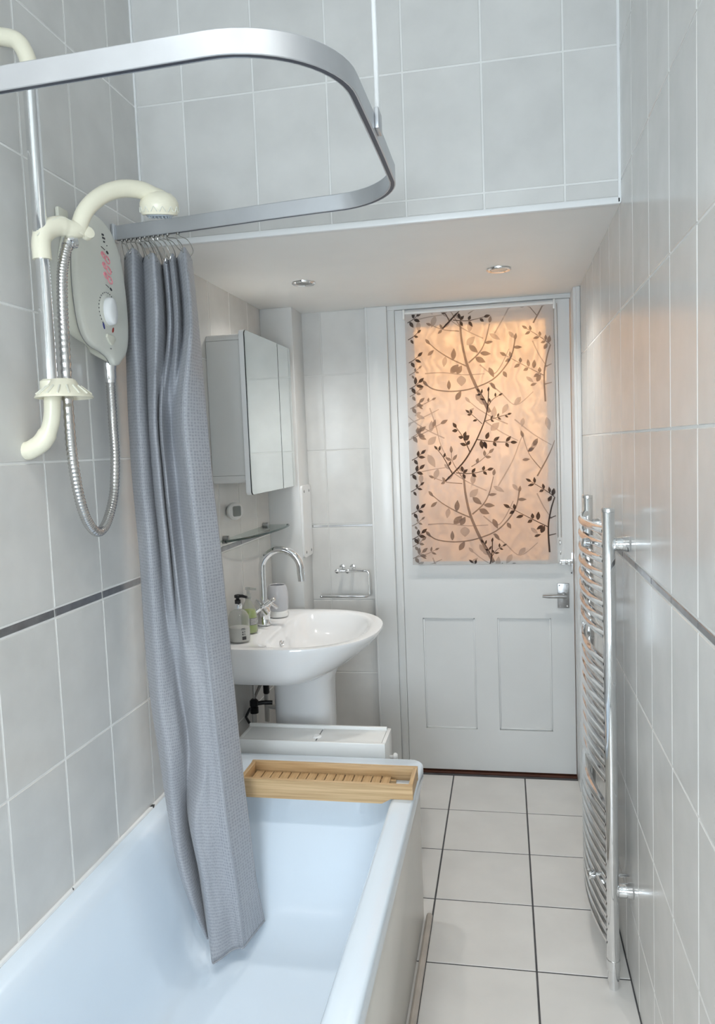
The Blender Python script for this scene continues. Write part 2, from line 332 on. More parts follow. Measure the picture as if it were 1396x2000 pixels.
lay(wl, yl, [1.059, 1.080], lambda u, v: (XL+.0005, u, v), RL, 'strip_dark', name='border_strip')
rows_r = [0, .2, .494, .788, 1.092]; rows_r2 = [1.110, 1.412, 1.717, 2.022, 2.325, 2.63, ZC]
yr = joints(-.5, YD, 1.655, .1955)
for rws in (rows_r, rows_r2): lay(wr, yr, rws, lambda u, v: (XR, u, v), RR, skip=lambda u, v: u > 2.03 and v > 2.03)
lay(wr, yr, [1.092, 1.110], lambda u, v: (XR-.0005, u, v), RR, 'strip_dark', name='border_strip')
rows_d = [0, .115, .433, .75, 1.064]
for rws in (rows_d, [1.078, 1.393, 1.709, ZS]): lay(wd, [-.83, -.747, -.55], rws, lambda u, v: (u, YD, v), RB)
lay(wd, [-.83, -.747, -.55], [1.064, 1.078], lambda u, v: (u, YD-.0005, v), RB, 'strip_silver', name='border_strip')
lay(ws, joints(XL, XR, -.036, .197), [ZS+.012, 2.026, 2.341, 2.656, ZC], lambda u, v: (u, YS, v), RB)
fl_x = [XL, -.832, -.537, -.242, .053, XR]; fl_y = [2.0-.028-.295*k for k in range(11, 0, -1)]+[1.972, 2.267, 2.562, 2.857, YD-.025]
lay(floor, fl_x, fl_y, lambda u, v: (u, v, 0), (0, 0, 0), 'floor_tile', gap=0.005, skip=lambda u, v: u < -.6 and v < 2.1)
# trims
struct(build('trim_1', B(XL, XR, YS-.006, YS+.012, ZS-.004, ZS+.012, bev=.003), 'trim_white'), 'white bead along the lower edge of the bulkhead', 'trim')
struct(build('trim_2', B(XL-.001, XL+.005, YS-.006, YS, ZS, ZC), 'trim_white'), 'white corner sealant between bath wall and bulkhead', 'trim')
struct(build('trim_3', B(XR-.006, XR, YS-.006, YS, ZS, ZC), 'trim_white'), 'white corner sealant between bulkhead and right wall', 'trim')
# boxed-in corner behind the basin
struct(build('wall_boxing', B(XL, -.826, 3.035, YD, 0, ZS, bev=.002), 'gloss_paint'), 'white painted pipe boxing in the corner behind the basin', 'wall')
# door casing
lc = thing('trim_4', (-.5, YD, 0), 'white painted wooden door casing beside the narrow tiled wall', 'door frame'); lc['kind'] = 'structure'
build('casing', B(-.552, -.462, YD-.024, YD+.01, 0, ZS, bev=.004), 'gloss_paint', lc)
build('jamb', B(-.462, -.432, YD-.008, YD+.06, 0, ZS, bev=.002), 'gloss_paint', lc)
build('stop_bead', B(-.552, -.543, YD-.028, YD-.02, 0, ZS, bev=.002), 'gloss_paint', lc)
rc = thing('trim_5', (.28, 3.1, 0), 'white painted door casing post beside the radiator wall', 'door frame'); rc['kind'] = 'structure'
build('casing', B(.266, .288, 3.06, YD+.06, 0, ZS, bev=.003), 'gloss_paint', rc)
build('stop_bead', B(.276, XR, 3.05, 3.064, .0, ZS, bev=.003), 'gloss_paint', rc)
struct(build('trim_6', B(-.462, .27, YD-.012, YD+.06, 1.955, ZS, bev=.002), 'gloss_paint'), 'white painted head of the door frame', 'door frame')
struct(build('trim_7', B(-.445, .285, YD-.005, YD+.06, -.004, .006, bev=.002), 'threshold'), 'reddish brown threshold strip under the door', 'threshold')

# ------------------------------------------------------------------ door
DY = YD+.002; DT = .035; DX0, DX1, DZ0, DZ1 = -.431, .264, .015, 1.954
GX0, GX1, GZ0, GZ1 = -.365, .172, .905, 1.885
door = thing('door_1', ((DX0+DX1)/2, DY, 0), 'white panelled door with lit glazed upper half', 'door'); door['kind'] = 'structure'
P1 = (-.355, -.138, .193, .672); P2 = (-.045, .172, .196, .674)
mb = MB()
def db(x0, x1, z0, z1): mb.box(x0, x1, DY, DY+DT, z0, z1)
db(DX0, P1[0], DZ0, DZ1); db(P2[1], DX1, DZ0, DZ1); db(P1[0], P2[1], DZ0, P1[2]); db(P1[1], P2[0], P1[2], P1[3]); db(P1[0], P2[1], P1[3], GZ0); db(P1[0], P2[1], GZ1, DZ1)
build('door_frame', mb, 'gloss_paint', door)
for p_ in (P1, P2):
    pn = build('panel', B(p_[0]-.002, p_[1]+.002, DY+.007, DY+.02, p_[2]-.002, p_[3]+.002), 'gloss_paint', door)
    mb = MB(); e = .007
    for a in ((p_[0], p_[0]+e, p_[2], p_[3]), (p_[1]-e, p_[1], p_[2], p_[3]), (p_[0], p_[1], p_[2], p_[2]+e), (p_[0], p_[1], p_[3]-e, p_[3])): mb.box(a[0], a[1], DY+.0035, DY+.009, a[2], a[3], bev=.002)
    build('moulding', mb, 'gloss_paint', pn)
build('glass_pane', B(GX0, GX1, DY+.014, DY+.018, GZ0, GZ1), 'obscure_glass', door)
build('glazing_bead', B(GX0-.001, GX1+.001, DY-.002, DY+.013, GZ0-.008, GZ0+.004, bev=.002), 'gloss_paint', door)
hd = build('handle_plate', B(.199, .245, DY-.006, DY+.001, .716, .818, bev=.0015), 'satin_metal', door)
mb = MB(); mb.cyl((.222, DY-.004, .771), (.222, DY-.042, .771), .011, 16, bev=.002); mb.tube([(.232, DY-.044, .771), (.20, DY-.045, .772), (.16, DY-.043, .771), (.138, DY-.041, .772)], [.010, .0105, .0085, .007], 12, flat=.8)
build('lever', mb, 'satin_metal', hd)
for sx in (.207, .237):
    for sz in (.724, .810): build('screw', MB().cyl((sx, DY-.0055, sz), (sx, DY-.008, sz), .003, 8), 'chrome', hd)
bo = build('bolt_plate', B(.212, .262, DY-.004, DY+.001, .895, .915, bev=.001), 'chrome', door)
mb = MB(); mb.cyl((.205, DY-.009, .905), (.266, DY-.009, .905), .0055, 10, bev=.001); mb.cyl((.212, DY-.009, .905), (.212, DY-.026, .905), .005, 10, bev=.001); mb.box(.243, .252, DY-.015, DY, .893, .917, bev=.001)
build('barrel', mb, 'chrome', bo)
build('keep', B(.2555, .2645, DY-.008, DY-.001, .868, .945, bev=.001), 'chrome', bo)
build('screw', MB().cyl((.256, DY-.001, .86), (.256, DY-.003, .86), .003, 8), 'black', door)

# ------------------------------------------------------------------ roller blind with branch print
BY = 3.158; BX0, BX1, BZ0, BZ1 = -.386, .199, .904, 1.942
blind = thing('roller_blind', ((BX0+BX1)/2, BY, BZ0), 'translucent roller blind printed with leafy brown branches over the door glass', 'blind')
cloth = build('fabric', B(BX0, BX1, BY, BY+.0006, BZ0, BZ1-.01), 'blind_cloth', blind, smooth=0)
build('roller_tube', MB().cyl((BX0, BY+.014, BZ1-.008), (BX1, BY+.014, BZ1-.008), .013, 16), 'white_plastic', blind)
for x in (BX0-.004, BX1+.004): build('end_bracket', B(x-.004, x+.004, BY-.006, YD, BZ1-.03, BZ1+.008, bev=.002), 'white_plastic', blind)
build('bottom_bar', B(BX0+.001, BX1-.001, BY+.0008, BY+.005, BZ0, BZ0+.014, bev=.001), 'white_plastic', blind)
C4 = [(165, 152), (1132, 97), (1135, 1802), (213, 1808)]        # corners of the drawn pattern sheet: tl, tr, br, bl
def sheet(x, y):
    u, v = .5, .5
    for _ in range(8):
        def f(u, v): return [((1-u)*(1-v)*C4[0][k]+u*(1-v)*C4[1][k]+u*v*C4[2][k]+(1-u)*v*C4[3][k]) for k in (0, 1)]
        a = f(u, v); b_ = f(u+1e-3, v); c = f(u, v+1e-3); ex, ey = x-a[0], y-a[1]
        j = [(b_[0]-a[0])*1e3, (c[0]-a[0])*1e3, (b_[1]-a[1])*1e3, (c[1]-a[1])*1e3]; d = j[0]*j[3]-j[1]*j[2]
        u += (ex*j[3]-j[1]*ey)/d; v += (j[0]*ey-j[2]*ex)/d
    return u, v
SW, SH = BX1-BX0, BZ1-.012-BZ0
prints = {'blind_dark': MB(), 'blind_mid': MB(), 'blind_pale': MB()}; lay_off = {'blind_dark': .0009, 'blind_mid': .0006, 'blind_pale': .0003}
cnt = [0]
def shp(pts, mt):
    q = []
    for x, y in pts:
        u, v = sheet(x, y); q.append((min(max(u, .002), .998), min(max(v, .002), .998)))
    us = [a[0] for a in q]; vv = [a[1] for a in q]
    if max(us)-min(us) < .002 or max(vv)-min(vv) < .001: return
    cnt[0] += 1; yy = BY-lay_off[mt]-(cnt[0] % 50)*2e-6
    prints[mt].poly([(BX0+u*SW, yy, BZ0+(1-v)*SH) for u, v in q])
def leaf(x, y, ang, L, W, mt):
    ca, sa = math.cos(ang), math.sin(ang); pts = []
    for k in range(9): t = k/8; pts.append((L*(t-.5), W*.5*math.sin(PI*t**.85)))
    for k in range(1, 8): t = 1-k/8; pts.append((L*(t-.5), -W*.5*math.sin(PI*t**.85)))
    shp([(x+ca*a-sa*b_, y+sa*a+ca*b_) for a, b_ in pts], mt)
def stem(P_, w0, w1, mt):
    c = [Vector((p[0], p[1], 0)) for p in P_]; c = catmull(c, 5); n = len(c)
    L, Rr = [], []
    for i in range(n):
        t = (c[min(i+1, n-1)]-c[max(i-1, 0)]).normalized(); s_ = Vector((-t.y, t.x, 0))*(w0+(w1-w0)*i/(n-1))*.5; L.append(c[i]+s_); Rr.append(c[i]-s_)
    for i in range(n-1): shp([(L[i].x, L[i].y), (L[i+1].x, L[i+1].y), (Rr[i+1].x, Rr[i+1].y), (Rr[i].x, Rr[i].y)], mt)
def sprig(P_, w_, mt, n, L, W, tip=True, spread=.9):
    stem(P_, w_, w_*.5, mt); c = catmull([Vector((p[0], p[1], 0)) for p in P_], 10)
    for k in range(n):
        t = (k+.9)/(n+.6); i = int(t*(len(c)-1)); d = c[min(i+1, len(c)-1)]-c[max(i-1, 0)]; a = math.atan2(d.y, d.x)
        for sg in (-1, 1):
            if random.random() < .18: continue
            an = a+sg*(spread+random.uniform(-.2, .2)); l = L*random.uniform(.75, 1.1); leaf(c[i].x+math.cos(an)*l*.6, c[i].y+math.sin(an)*l*.6, an, l, W, mt)
    if tip: d = c[-1]-c[-4]; a = math.atan2(d.y, d.x); leaf(c[-1].x+math.cos(a)*L*.3, c[-1].y+math.sin(a)*L*.3, a, L, W, mt)
def motif(dx, dy):
    def q(P_): return [(x+dx, y+dy) for x, y in P_]
    def lf(x, y, deg, L, W, mt): leaf(x+dx, y+dy, math.radians(deg), L, W, mt)
    # pale printed background branches
    for P_ in ([(770, 1280), (860, 1120), (910, 990), (935, 930)], [(690, 850), (790, 920), (900, 980)], [(880, 840), (1000, 940), (1110, 1010)], [(330, 760), (370, 880), (400, 1000), (450, 1110)], [(200, 860), (290, 820), (390, 770)], [(720, 600), (800, 670), (890, 745), (1000, 660)], [(660, 480), (740, 540), (790, 500), (850, 380)], [(300, 535), (420, 530), (560, 545), (690, 540)], [(1000, 330), (1040, 420), (1090, 500)], [(240, 1190), (330, 1170), (430, 1155)]):
        stem(q(P_), 9, 5, 'blind_pale')
    for a in ((540, 585, 90, 70, 62), (340, 1110, 60, 100, 45), (1000, 1010, 120, 70, 32), (900, 720, 130, 70, 34), (820, 770, 120, 75, 34), (430, 460, 100, 70, 32), (760, 300, 30, 80, 30), (930, 860, 100, 60, 28), (1090, 870, 80, 90, 36), (650, 700, 60, 70, 30), (980, 580, 40, 60, 24), (270, 1230, 90, 70, 30), (370, 1200, 110, 80, 36), (880, 1290, 50, 60, 26), (250, 800, 150, 50, 22)): lf(*a, 'blind_pale')
    for ox, oy in ((-150, 470), (260, 380), (120, 820)):
        stem([(x+ox+dx, y+oy+dy) for x, y in [(320, 330), (390, 390), (480, 445), (576, 490)]], 5, 8, 'blind_pale')
        for x, y, g_, L, W in ((490, 410, -85, 78, 34), (340, 400, -40, 56, 22), (320, 330, 50, 50, 20), (495, 505, -45, 78, 44), (420, 350, 20, 60, 26)): lf(x+ox, y+oy, g_, L, W, 'blind_pale')
    # mid branch with the big leaves
    stem(q([(535, 215), (545, 330), (575, 470), (625, 600), (680, 710), (722, 792)]), 12, 24, 'blind_mid')
    stem(q([(588, 468), (660, 400), (700, 320), (726, 215)]), 10, 5, 'blind_mid'); stem(q([(576, 490), (480, 445), (390, 390), (320, 330)]), 9, 5, 'blind_mid')
    stem(q([(290, 590), (350, 635), (450, 652), (550, 647), (640, 625), (740, 580), (820, 500), (870, 410), (890, 310)]), 8, 9, 'blind_mid')
    for a in ((620, 378, 40, 78, 36), (698, 408, 5, 72, 30), (665, 450, 25, 74, 38), (720, 336, -8, 56, 20), (730, 188, -80, 46, 22), (490, 410, -85, 78, 34), (340, 400, -40, 56, 22), (320, 330, 50, 50, 20), (495, 505, -45, 78, 44), (527, 512, -60, 66, 36), (302, 600, 50, 54, 22), (458, 610, -90, 66, 26), (520, 680, -60, 72, 34), (735, 532, 65, 74, 32), (822, 545, 60, 48, 26), (905, 370, 0, 60, 22), (892, 300, -80, 46, 20), (745, 620, 55, 60, 24)): lf(*a, 'blind_mid')
    # fine dark branch
    stem(q([(430, 1245), (540, 1130), (600, 1040), (650, 940), (690, 840), (710, 740), (716, 640)]), 11, 6, 'blind_dark')
    sprig(q([(590, 1050), (550, 960), (500, 885)]), 7, 'blind_dark', 3, 42, 22); sprig(q([(475, 1195), (420, 1090), (375, 1030)]), 7, 'blind_dark', 3, 34, 16)
    sprig(q([(635, 970), (740, 985), (860, 990)]), 6, 'blind_dark', 3, 46, 22); sprig(q([(500, 1190), (600, 1195), (710, 1170)]), 6, 'blind_dark', 3, 44, 20)
    sprig(q([(690, 850), (770, 825), (840, 805)]), 5, 'blind_dark', 3, 30, 13); sprig(q([(672, 868), (622, 820), (585, 790)]), 5, 'blind_dark', 2, 34, 15)
    sprig(q([(706, 760), (740, 710), (785, 680)]), 5, 'blind_dark', 2, 32, 13); sprig(q([(706, 740), (680, 690), (655, 655)]), 5, 'blind_dark', 2, 30, 13)
    for a in ((705, 945, -70, 50, 26), (668, 1005, 80, 60, 28), (690, 1010, 70, 52, 24), (570, 958, -40, 50, 34), (540, 1165, 80, 40, 20), (715, 640, -80, 34, 14)): lf(*a, 'blind_dark')
    # right-hand branch
    c = 'blind_dark' if dy > -500 else 'blind_mid'
    stem(q([(1125, 1355), (1100, 1440), (1082, 1560), (1088, 1725)]), 8, 11, c); sprig(q([(1082, 1555), (960, 1490), (835, 1420)]), 6, c, 4, 48, 22)
    sprig(q([(1122, 1352), (1060, 1305), (972, 1248)]), 6, c, 3, 40, 18)
    for a in ((1117, 1320, -80, 50, 26), (1095, 1365, -60, 46, 24), (1048, 1570, -65, 56, 30), (1020, 1480, -85, 58, 26), (1015, 1612, -20, 44, 18)): lf(*a, c)
    stem(q([(1085, 1500), (1130, 1480)]), 7, 5, c); stem(q([(1085, 1612), (1130, 1600)]), 7, 5, c)
    sprig(q([(1018, 1215), (1090, 1080), (1130, 980)]), 10, 'blind_mid', 0, 40, 20, tip=False); sprig(q([(1040, 1165), (970, 1070), (930, 950)]), 6, 'blind_mid', 1, 50, 22)
    for a in ((1010, 990, -60, 60, 30), (982, 1040, -30, 50, 22), (950, 1105, -5, 50, 20)): lf(*a, 'blind_mid')
    sprig(q([(190, 970), (300, 920), (410, 860)]), 6, 'blind_mid', 2, 56, 24)
    sprig(q([(545, 1230), (480, 1120), (470, 1050)]), 6, 'blind_mid', 1, 50, 20); sprig(q([(600, 1150), (660, 1110), (720, 1055)]), 6, 'blind_mid', 2, 46, 20)
    sprig(q([(540, 1262), (440, 1252), (350, 1220)]), 6, 'blind_mid', 1, 40, 18)
    # dark sprigs on the left edge
    for yy, sc_, c in ((180, 1.1, 'blind_dark'), (290, .8, 'blind_dark'), (440, 1, 'blind_dark'), (520, .7, 'blind_mid'), (610, 1.1, 'blind_dark'), (660, .9, 'blind_mid'), (740, 1.1, 'blind_mid'), (930, 1.2, 'blind_mid'), (1080, 1, 'blind_dark')):
        x0 = 185+yy*.028; sprig(q([(x0-5, yy+25), (x0+30, yy+5), (x0+62, yy-22)]), 6, c, 1, 44*sc_, 20*sc_); lf(x0+22, yy+38, 55, 42*sc_, 22*sc_, c)
    sprig(q([(215, 760), (290, 735), (350, 705)]), 5, 'blind_mid', 2, 34, 14)
motif(0, 0); motif(15, 1000); motif(-12, -1000)
for k, nm in (('blind_dark', 'dark_branch_print'), ('blind_mid', 'brown_branch_print'), ('blind_pale', 'pale_branch_print')): build(nm, prints[k], k, cloth, smooth=0)['kind'] = 'stuff'
mb = MB()
for x in (BX1+.002, BX1+.014):
    mb.tube([(x, BY-.004, BZ1-.01), (x+.003, BY-.003, 1.4), (x+.002, BY-.003, 1.01)], .0011, 6)
    for k in range(150): z = BZ1-.02-k*.0061; mb.lathe([(.0004, -.0018), (.0019, 0), (.0004, .0018)], (x+.003*min(1, (BZ1-z)/.5), BY-.0035, z), 6)
ch = build('bead_chain', mb, 'wire', blind); ch['kind'] = 'stuff'
build('chain_weight', MB().lathe([(.001, -.012), (.004, -.008), (.0045, 0), (.002, .010)], (BX1+.011, BY-.003, .99), 10), 'chrome', blind)
build('chain_clip', MB().lathe([(.001, -.01), (.003, -.004), (.001, .006)], (BX1+.013, BY-.003, .95), 10), 'chrome', blind)

# ------------------------------------------------------------------ downlights
for x, y, lab in ((-.664, 2.617, 'round recessed chrome downlight nearer the mirrored cabinet'), (-.005, 2.647, 'round recessed chrome downlight in front of the glazed door')):
    t = thing('downlight', (x, y, ZS-.004), lab, 'downlight', 'recessed ceiling downlights')
    build('bezel', MB().lathe([(.026, .001), (.028, -.004), (.037, -.006), (.041, -.003), (.042, .001)], (x, y, ZS-.001), 32), 'chrome', t)
    build('lamp_face', MB().lathe([(.001, -.0046), (.012, -.006), (.0255, -.0035), (.0255, .0)], (x, y, ZS-.001), 24), 'lamp_glass' if x > -.3 else 'satin_metal', t)

# ------------------------------------------------------------------ bath
def rrect(x0, x1, y0, y1, r, z, n=8):
    pts = []
    for cx_, cy_, a0 in ((x1-r, y1-r, 0), (x0+r, y1-r, PI/2), (x0+r, y0+r, PI), (x1-r, y0+r, 1.5*PI)):
        for k in range(n+1): a = a0+PI/2*k/n; pts.append((cx_+r*math.cos(a), cy_+r*math.sin(a), z))
    return pts
BXL, BXR, BYN, BYF, BZ = XL+.003, -.260, .55, 2.250, .452
bath = thing('bathtub', ((BXL+BXR)/2, (BYN+BYF)/2, 0), 'white acrylic bath fitted along the tiled wall', 'bathtub')
rings = []
def ring(il, ir, in_, if_, r, z): rings.append(rrect(BXL+il, BXR-ir, BYN+in_, BYF-if_, r, z))
ring(.012, .012, .012, .012, .03, BZ-.045); ring(0, 0, 0, 0, .035, BZ-.045); ring(0, 0, 0, 0, .035, BZ-.010); ring(.001, .002, .002, .002, .034, BZ-.004); ring(.004, .008, .008, .008, .03, BZ)
ring(.022, .052, .09, .135, .06, BZ); ring(.034, .059, .10, .146, .07, BZ-.003); ring(.044, .065, .108, .154, .08, BZ-.012); ring(.056, .071, .118, .163, .09, BZ-.04)
ring(.080, .084, .15, .22, .11, BZ-.15); ring(.105, .097, .20, .285, .12, BZ-.27); ring(.125, .112, .25, .345, .12, BZ-.335); ring(.155, .14, .30, .42, .11, BZ-.368); ring(.20, .18, .36, .52, .09, BZ-.378)
mb = MB(); o_ = mb.quadgrid(rings, closed_u=True); n_ = len(rings[0]); mb.f.append(tuple(o_+(len(rings)-1)*n_+k for k in range(n_)))
shell = build('tub_shell', mb, 'bath_daylight_blue', bath, smooth=50)
build('side_panel', B(BXR-.022, BXR-.006, BYN+.01, 2.165, .0, BZ-.035, bev=.002), 'bath_panel', bath)
build('end_panel', B(BXL+.03, BXR-.022, 2.15, 2.165, .0, BZ-.035, bev=.002), 'bath_panel', bath)
build('drain', MB().lathe([(.001, .002), (.022, .003), (.03, .0)], (-.6, .95, BZ-.378), 20), 'chrome', shell)
struct(build('trim_8', MB().tube([(XL+.003, BYN, BZ+.001), (XL+.003, 1.4, BZ+.001), (XL+.003, BYF, BZ+.001)], .006, 8), 'seal_mould'), 'white mould-spotted sealant bead between bath and tiles', 'sealant')
struct(build('trim_9', MB().tube([(-.249, .3, .010), (-.249, 2.162, .010)], .0095, 10), 'plank_strip'), 'pale wooden quadrant strip at the foot of the bath panel', 'trim')

# ------------------------------------------------------------------ bamboo bath rack
rk = thing('bath_rack', (-.5, 2.04, BZ), 'slatted bamboo rack laid across the far end of the bath', 'rack')
RX0, RX1, RY0, RY1, RZ0, RZ1 = -.752, -.262, 1.975, 2.105, BZ+.0005, .492
def rackboard(y0, y1, mt):
    pts = [(RX0, RZ0-.014), (RX1-.085, RZ0-.014), (RX1-.060, RZ0), (RX1, RZ0), (RX1, RZ1), (RX0, RZ1)]
    return MB().prism(pts, y0, y1, lambda u, v, d: (u, d, v))
build('front_board', rackboard(RY0, RY0+.011, 0), 'bamboo_x', rk); build('back_board', B(RX0, RX1, RY1-.011, RY1, RZ0, RZ1, bev=.001), 'bamboo_x', rk)
build('end_board', B(RX0+.001, RX0+.012, RY0+.011, RY1-.011, RZ0, RZ1-.001, bev=.001), 'bamboo_y', rk); build('end_board', B(RX1-.012, RX1-.001, RY0+.011, RY1-.011, RZ0, RZ1-.001, bev=.001), 'bamboo_y', rk)
for y in (RY0+.02, RY1-.03): build('rail', B(RX0+.012, RX1-.06, y, y+.012, RZ0-.001, RZ0+.006), 'bamboo_x', rk)
sl = None
for k in range(15):
    x = RX0+.016+k*.0268
    if sl is None: sl = build('slat', B(x, x+.0235, RY0+.011, RY1-.011, RZ0+.006, RZ0+.012, bev=.001), 'bamboo_y', rk); slw = WL[sl.name].copy(); x0_ = x
    else:
        c = bpy.data.objects.new('slat', sl.data); COL.objects.link(c); place(c, slw+Vector((x-x0_, 0, 0)), rk)

# ------------------------------------------------------------------ slim white cabinet between bath and basin
sc = thing('storage_cabinet', (-.61, 2.34, 0), 'slim white cabinet between bath end and basin pedestal', 'cabinet')
CX0, CX1, CY0, CY1, CZ = -.862, -.382, 2.268, 2.405, .482
mb = MB(); mb.box(CX0, CX1, CY0, CY0+.012, 0, CZ+.004, bev=.002); mb.box(CX0, CX1-.0125, CY1-.012, CY1, 0, CZ+.010, bev=.003); mb.box(CX0, CX0+.012, CY0, CY1, 0, CZ, bev=.001); mb.box(CX0, CX1-.02, CY0, CY1, 0, .02)
build('body', mb, 'cabinet_white', sc)
xm = -.607
build('lid', B(CX0+.012, xm-.002, CY0+.012, CY1-.012, CZ-.010, CZ, bev=.001), 'cabinet_white', sc); build('lid', B(xm+.002, CX1-.014, CY0+.012, CY1-.012, CZ-.010, CZ, bev=.001), 'cabinet_white', sc)
build('finger_notch', MB().lathe([(.001, .003), (.010, .004), (.014, .0015), (.015, 0)], (xm-.004, CY0+.055, CZ), 20, sx=1.0, sy=1.2), 'trim_white', sc)
dr = build('drawer_front', B(CX1-.012, CX1, CY0+.013, CY1, .25, CZ+.004, bev=.002), 'cabinet_white', sc)
build('drawer_front', B(CX1-.012, CX1, CY0+.013, CY1, .02, .245, bev=.002), 'cabinet_white', sc)
build('knob', MB().lathe([(.005, 0), (.005, .010), (.012, .014), (.013, .019), (.009, .025), (.001, .026)], (CX1, CY0+.085, .412), 20, axis=(1, 0, 0)), 'trim_white', dr)

# ------------------------------------------------------------------ wash basin
SZ = .766; SYC = 2.62
bs = thing('wash_basin', (-.72, SYC, 0), 'white ceramic pedestal wash basin against the bath wall', 'sink')
def dring(xb, xf, b_, z, nb=7.0, nf=2.25, xc=-.74, n=72, yc=SYC):
    pts = []
    for k in range(n):
        a = 2*PI*k/n; c_, s_ = math.cos(a), math.sin(a)
        if c_ >= 0: ax, e = xf-xc, nf
        else: ax, e = xc-xb, nb
        x = xc+math.copysign(abs(c_)**(2/e)*ax, c_); y = yc+math.copysign(abs(s_)**(2/(e if c_ >= 0 else nb))*b_, s_) if c_ >= 0 else yc+math.copysign(abs(s_)**(2/nb)*b_, s_)
        pts.append((x, y, z))
    return pts
XB = XL+.002
R_ = [dring(XB, -.66, .15, SZ-.146), dring(XB, -.63, .22, SZ-.142), dring(XB, -.595, .27, SZ-.128), dring(XB, -.53, .295, SZ-.090), dring(XB, -.472, .305, SZ-.045), dring(XB, -.445, .309, SZ-.018), dring(XB, -.438, .310, SZ-.006), dring(XB, -.440, .308, SZ),
      dring(XB+.004, -.470, .285, SZ+.001), dring(-.815, -.485, .268, SZ-.002, nb=5, xc=-.70), dring(-.808, -.492, .258, SZ-.010, nb=4.5, xc=-.69), dring(-.800, -.515, .235, SZ-.05, nb=4, xc=-.68), dring(-.785, -.555, .195, SZ-.09, nb=3, xc=-.675), dring(-.755, -.60, .14, SZ-.118, nb=2.5, xc=-.672), dring(-.70, -.645, .04, SZ-.128, nb=2, xc=-.67)]
mb = MB(); o_ = mb.quadgrid(R_, closed_u=True); n_ = 72
mb.f.append(tuple(o_+k for k in range(n_))[::-1]); mb.f.append(tuple(o_+(len(R_)-1)*n_+k for k in range(n_)))
bowl = build('bowl', mb, 'porcelain', bs, smooth=60)
build('plug_waste', MB().lathe([(.001, .002), (.016, .003), (.02, .0)], (-.672, SYC, SZ-.128), 20), 'chrome', bowl)
mb = MB(); mb.lathe([(.012, 0), (.012, .003), (.009, .0045), (.006, .001)], (-.797, SYC-.03, SZ-.052), 20, axis=(1, 0, .25)); mb.tube([(-.794, SYC-.036, SZ-.06), (-.792, SYC-.03, SZ-.052), (-.791, SYC-.022, SZ-.044)], .002, 8)
build('overflow_ring', mb, 'chrome', bowl)
mb = MB(); rows = []
for z, g in ((0, .012), (.03, .002), (.2, 0), (.45, .0), (.585, .002), (.61, .012), (.630, .016)): rows.append(rrect(-.828-g*.3, -.622+g, SYC-.085-g, SYC+.085+g, .055, z, 6))
mb.quadgrid(rows, closed_u=True); ped = build('pedestal', mb, 'porcelain', bs, smooth=50)

# mixer tap
TX, TY = -.878, 2.655; TZ = SZ+.001
tp = thing('mixer_tap', (TX, TY, TZ), 'tall chrome swan-neck mixer tap with cross handles on the basin', 'tap')
build('tap_body', MB().lathe([(.025, 0), (.026, .006), (.023, .012), (.022, .035), (.026, .05), (.022, .062), (.013, .07), (.012, .085)], (TX, TY, TZ), 24), 'chrome', tp)
mb = MB(); path = [(TX, TY, TZ+.06), (TX, TY, TZ+.13), (TX, TY, TZ+.20)]
for k in range(1, 17): a = PI-PI*k/16*1.04; path.append((TX+.073+.073*math.cos(a), TY, TZ+.205+.071*math.sin(a)))
path.append((path[-1][0]+.003, TY, path[-1][2]-.035)); mb.tube(path, .0132, 18); build('spout', mb, 'chrome', tp)
for sg in (-1, 1):
    d = Vector((.15, sg*.75, .65)).normalized(); p0 = Vector((TX, TY, TZ+.035)); p1 = p0+d*.052
    mb = MB(); mb.tube([p0, p0+d*.02, p0+d*.035, p1], [.013, .013, .010, .009], 16); hs = build('valve_stem', mb, 'chrome', tp)
    mb = MB(); u = d.cross(Vector((1, 0, 0))).normalized(); v = d.cross(u).normalized(); e1 = (u+v).normalized(); e2 = (u-v).normalized()
    for e in (e1, e2): mb.cyl(p1+d*.006-e*.038, p1+d*.006+e*.038, .0068, 12, bev=.0012)
    mb.cyl(p1-d*.002, p1+d*.016, .009, 14, bev=.002); build('cross_handle', mb, 'chrome', hs)

# toiletries
def bottle(name, x, y, lab, cat, prof, sx, sy): 
    t = thing(name, (x, y, SZ+.002), lab, cat); return t
x, y, z = -.888, 2.415, SZ+.002
t = thing('soap_bottle', (x, y, z), 'clear pump bottle half full of white lotion with black pump on the basin', 'bottle')
build('bottle', MB().lathe([(.034, 0), (.036, .004), (.0365, .02), (.0365, .072), (.034, .088), (.026, .101), (.014, .108), (.012, .112)], (x, y, z), 28, sx=1, sy=.86), 'clear_plastic', t)
build('lotion', MB().lathe([(.033, .002), (.0352, .006), (.0352, .048), (.001, .0485)], (x, y, z), 28, sx=1, sy=.86), 'lotion', t)
build('collar', MB().lathe([(.0125, .110), (.0135, .112), (.0135, .126), (.011, .128)], (x, y, z), 20), 'chrome', t)
mb = MB(); mb.lathe([(.010, .128), (.010, .14), (.006, .142), (.006, .146), (.011, .148), (.011, .156), (.008, .158)], (x, y, z), 16); mb.tube([(x, y, z+.153), (x+.02, y-.006, z+.154), (x+.037, y-.010, z+.150)], [.006, .0055, .004], 10)
build('pump', mb, 'black', t)
lb = MB()
def wrap(a0, a1, z0, z1, r=.0372, n=6): return [[(x+r*math.cos(a0+(a1-a0)*k/n), y+r*.86*math.sin(a0+(a1-a0)*k/n), zz) for k in range(n+1)] for zz in (z0, z1)]
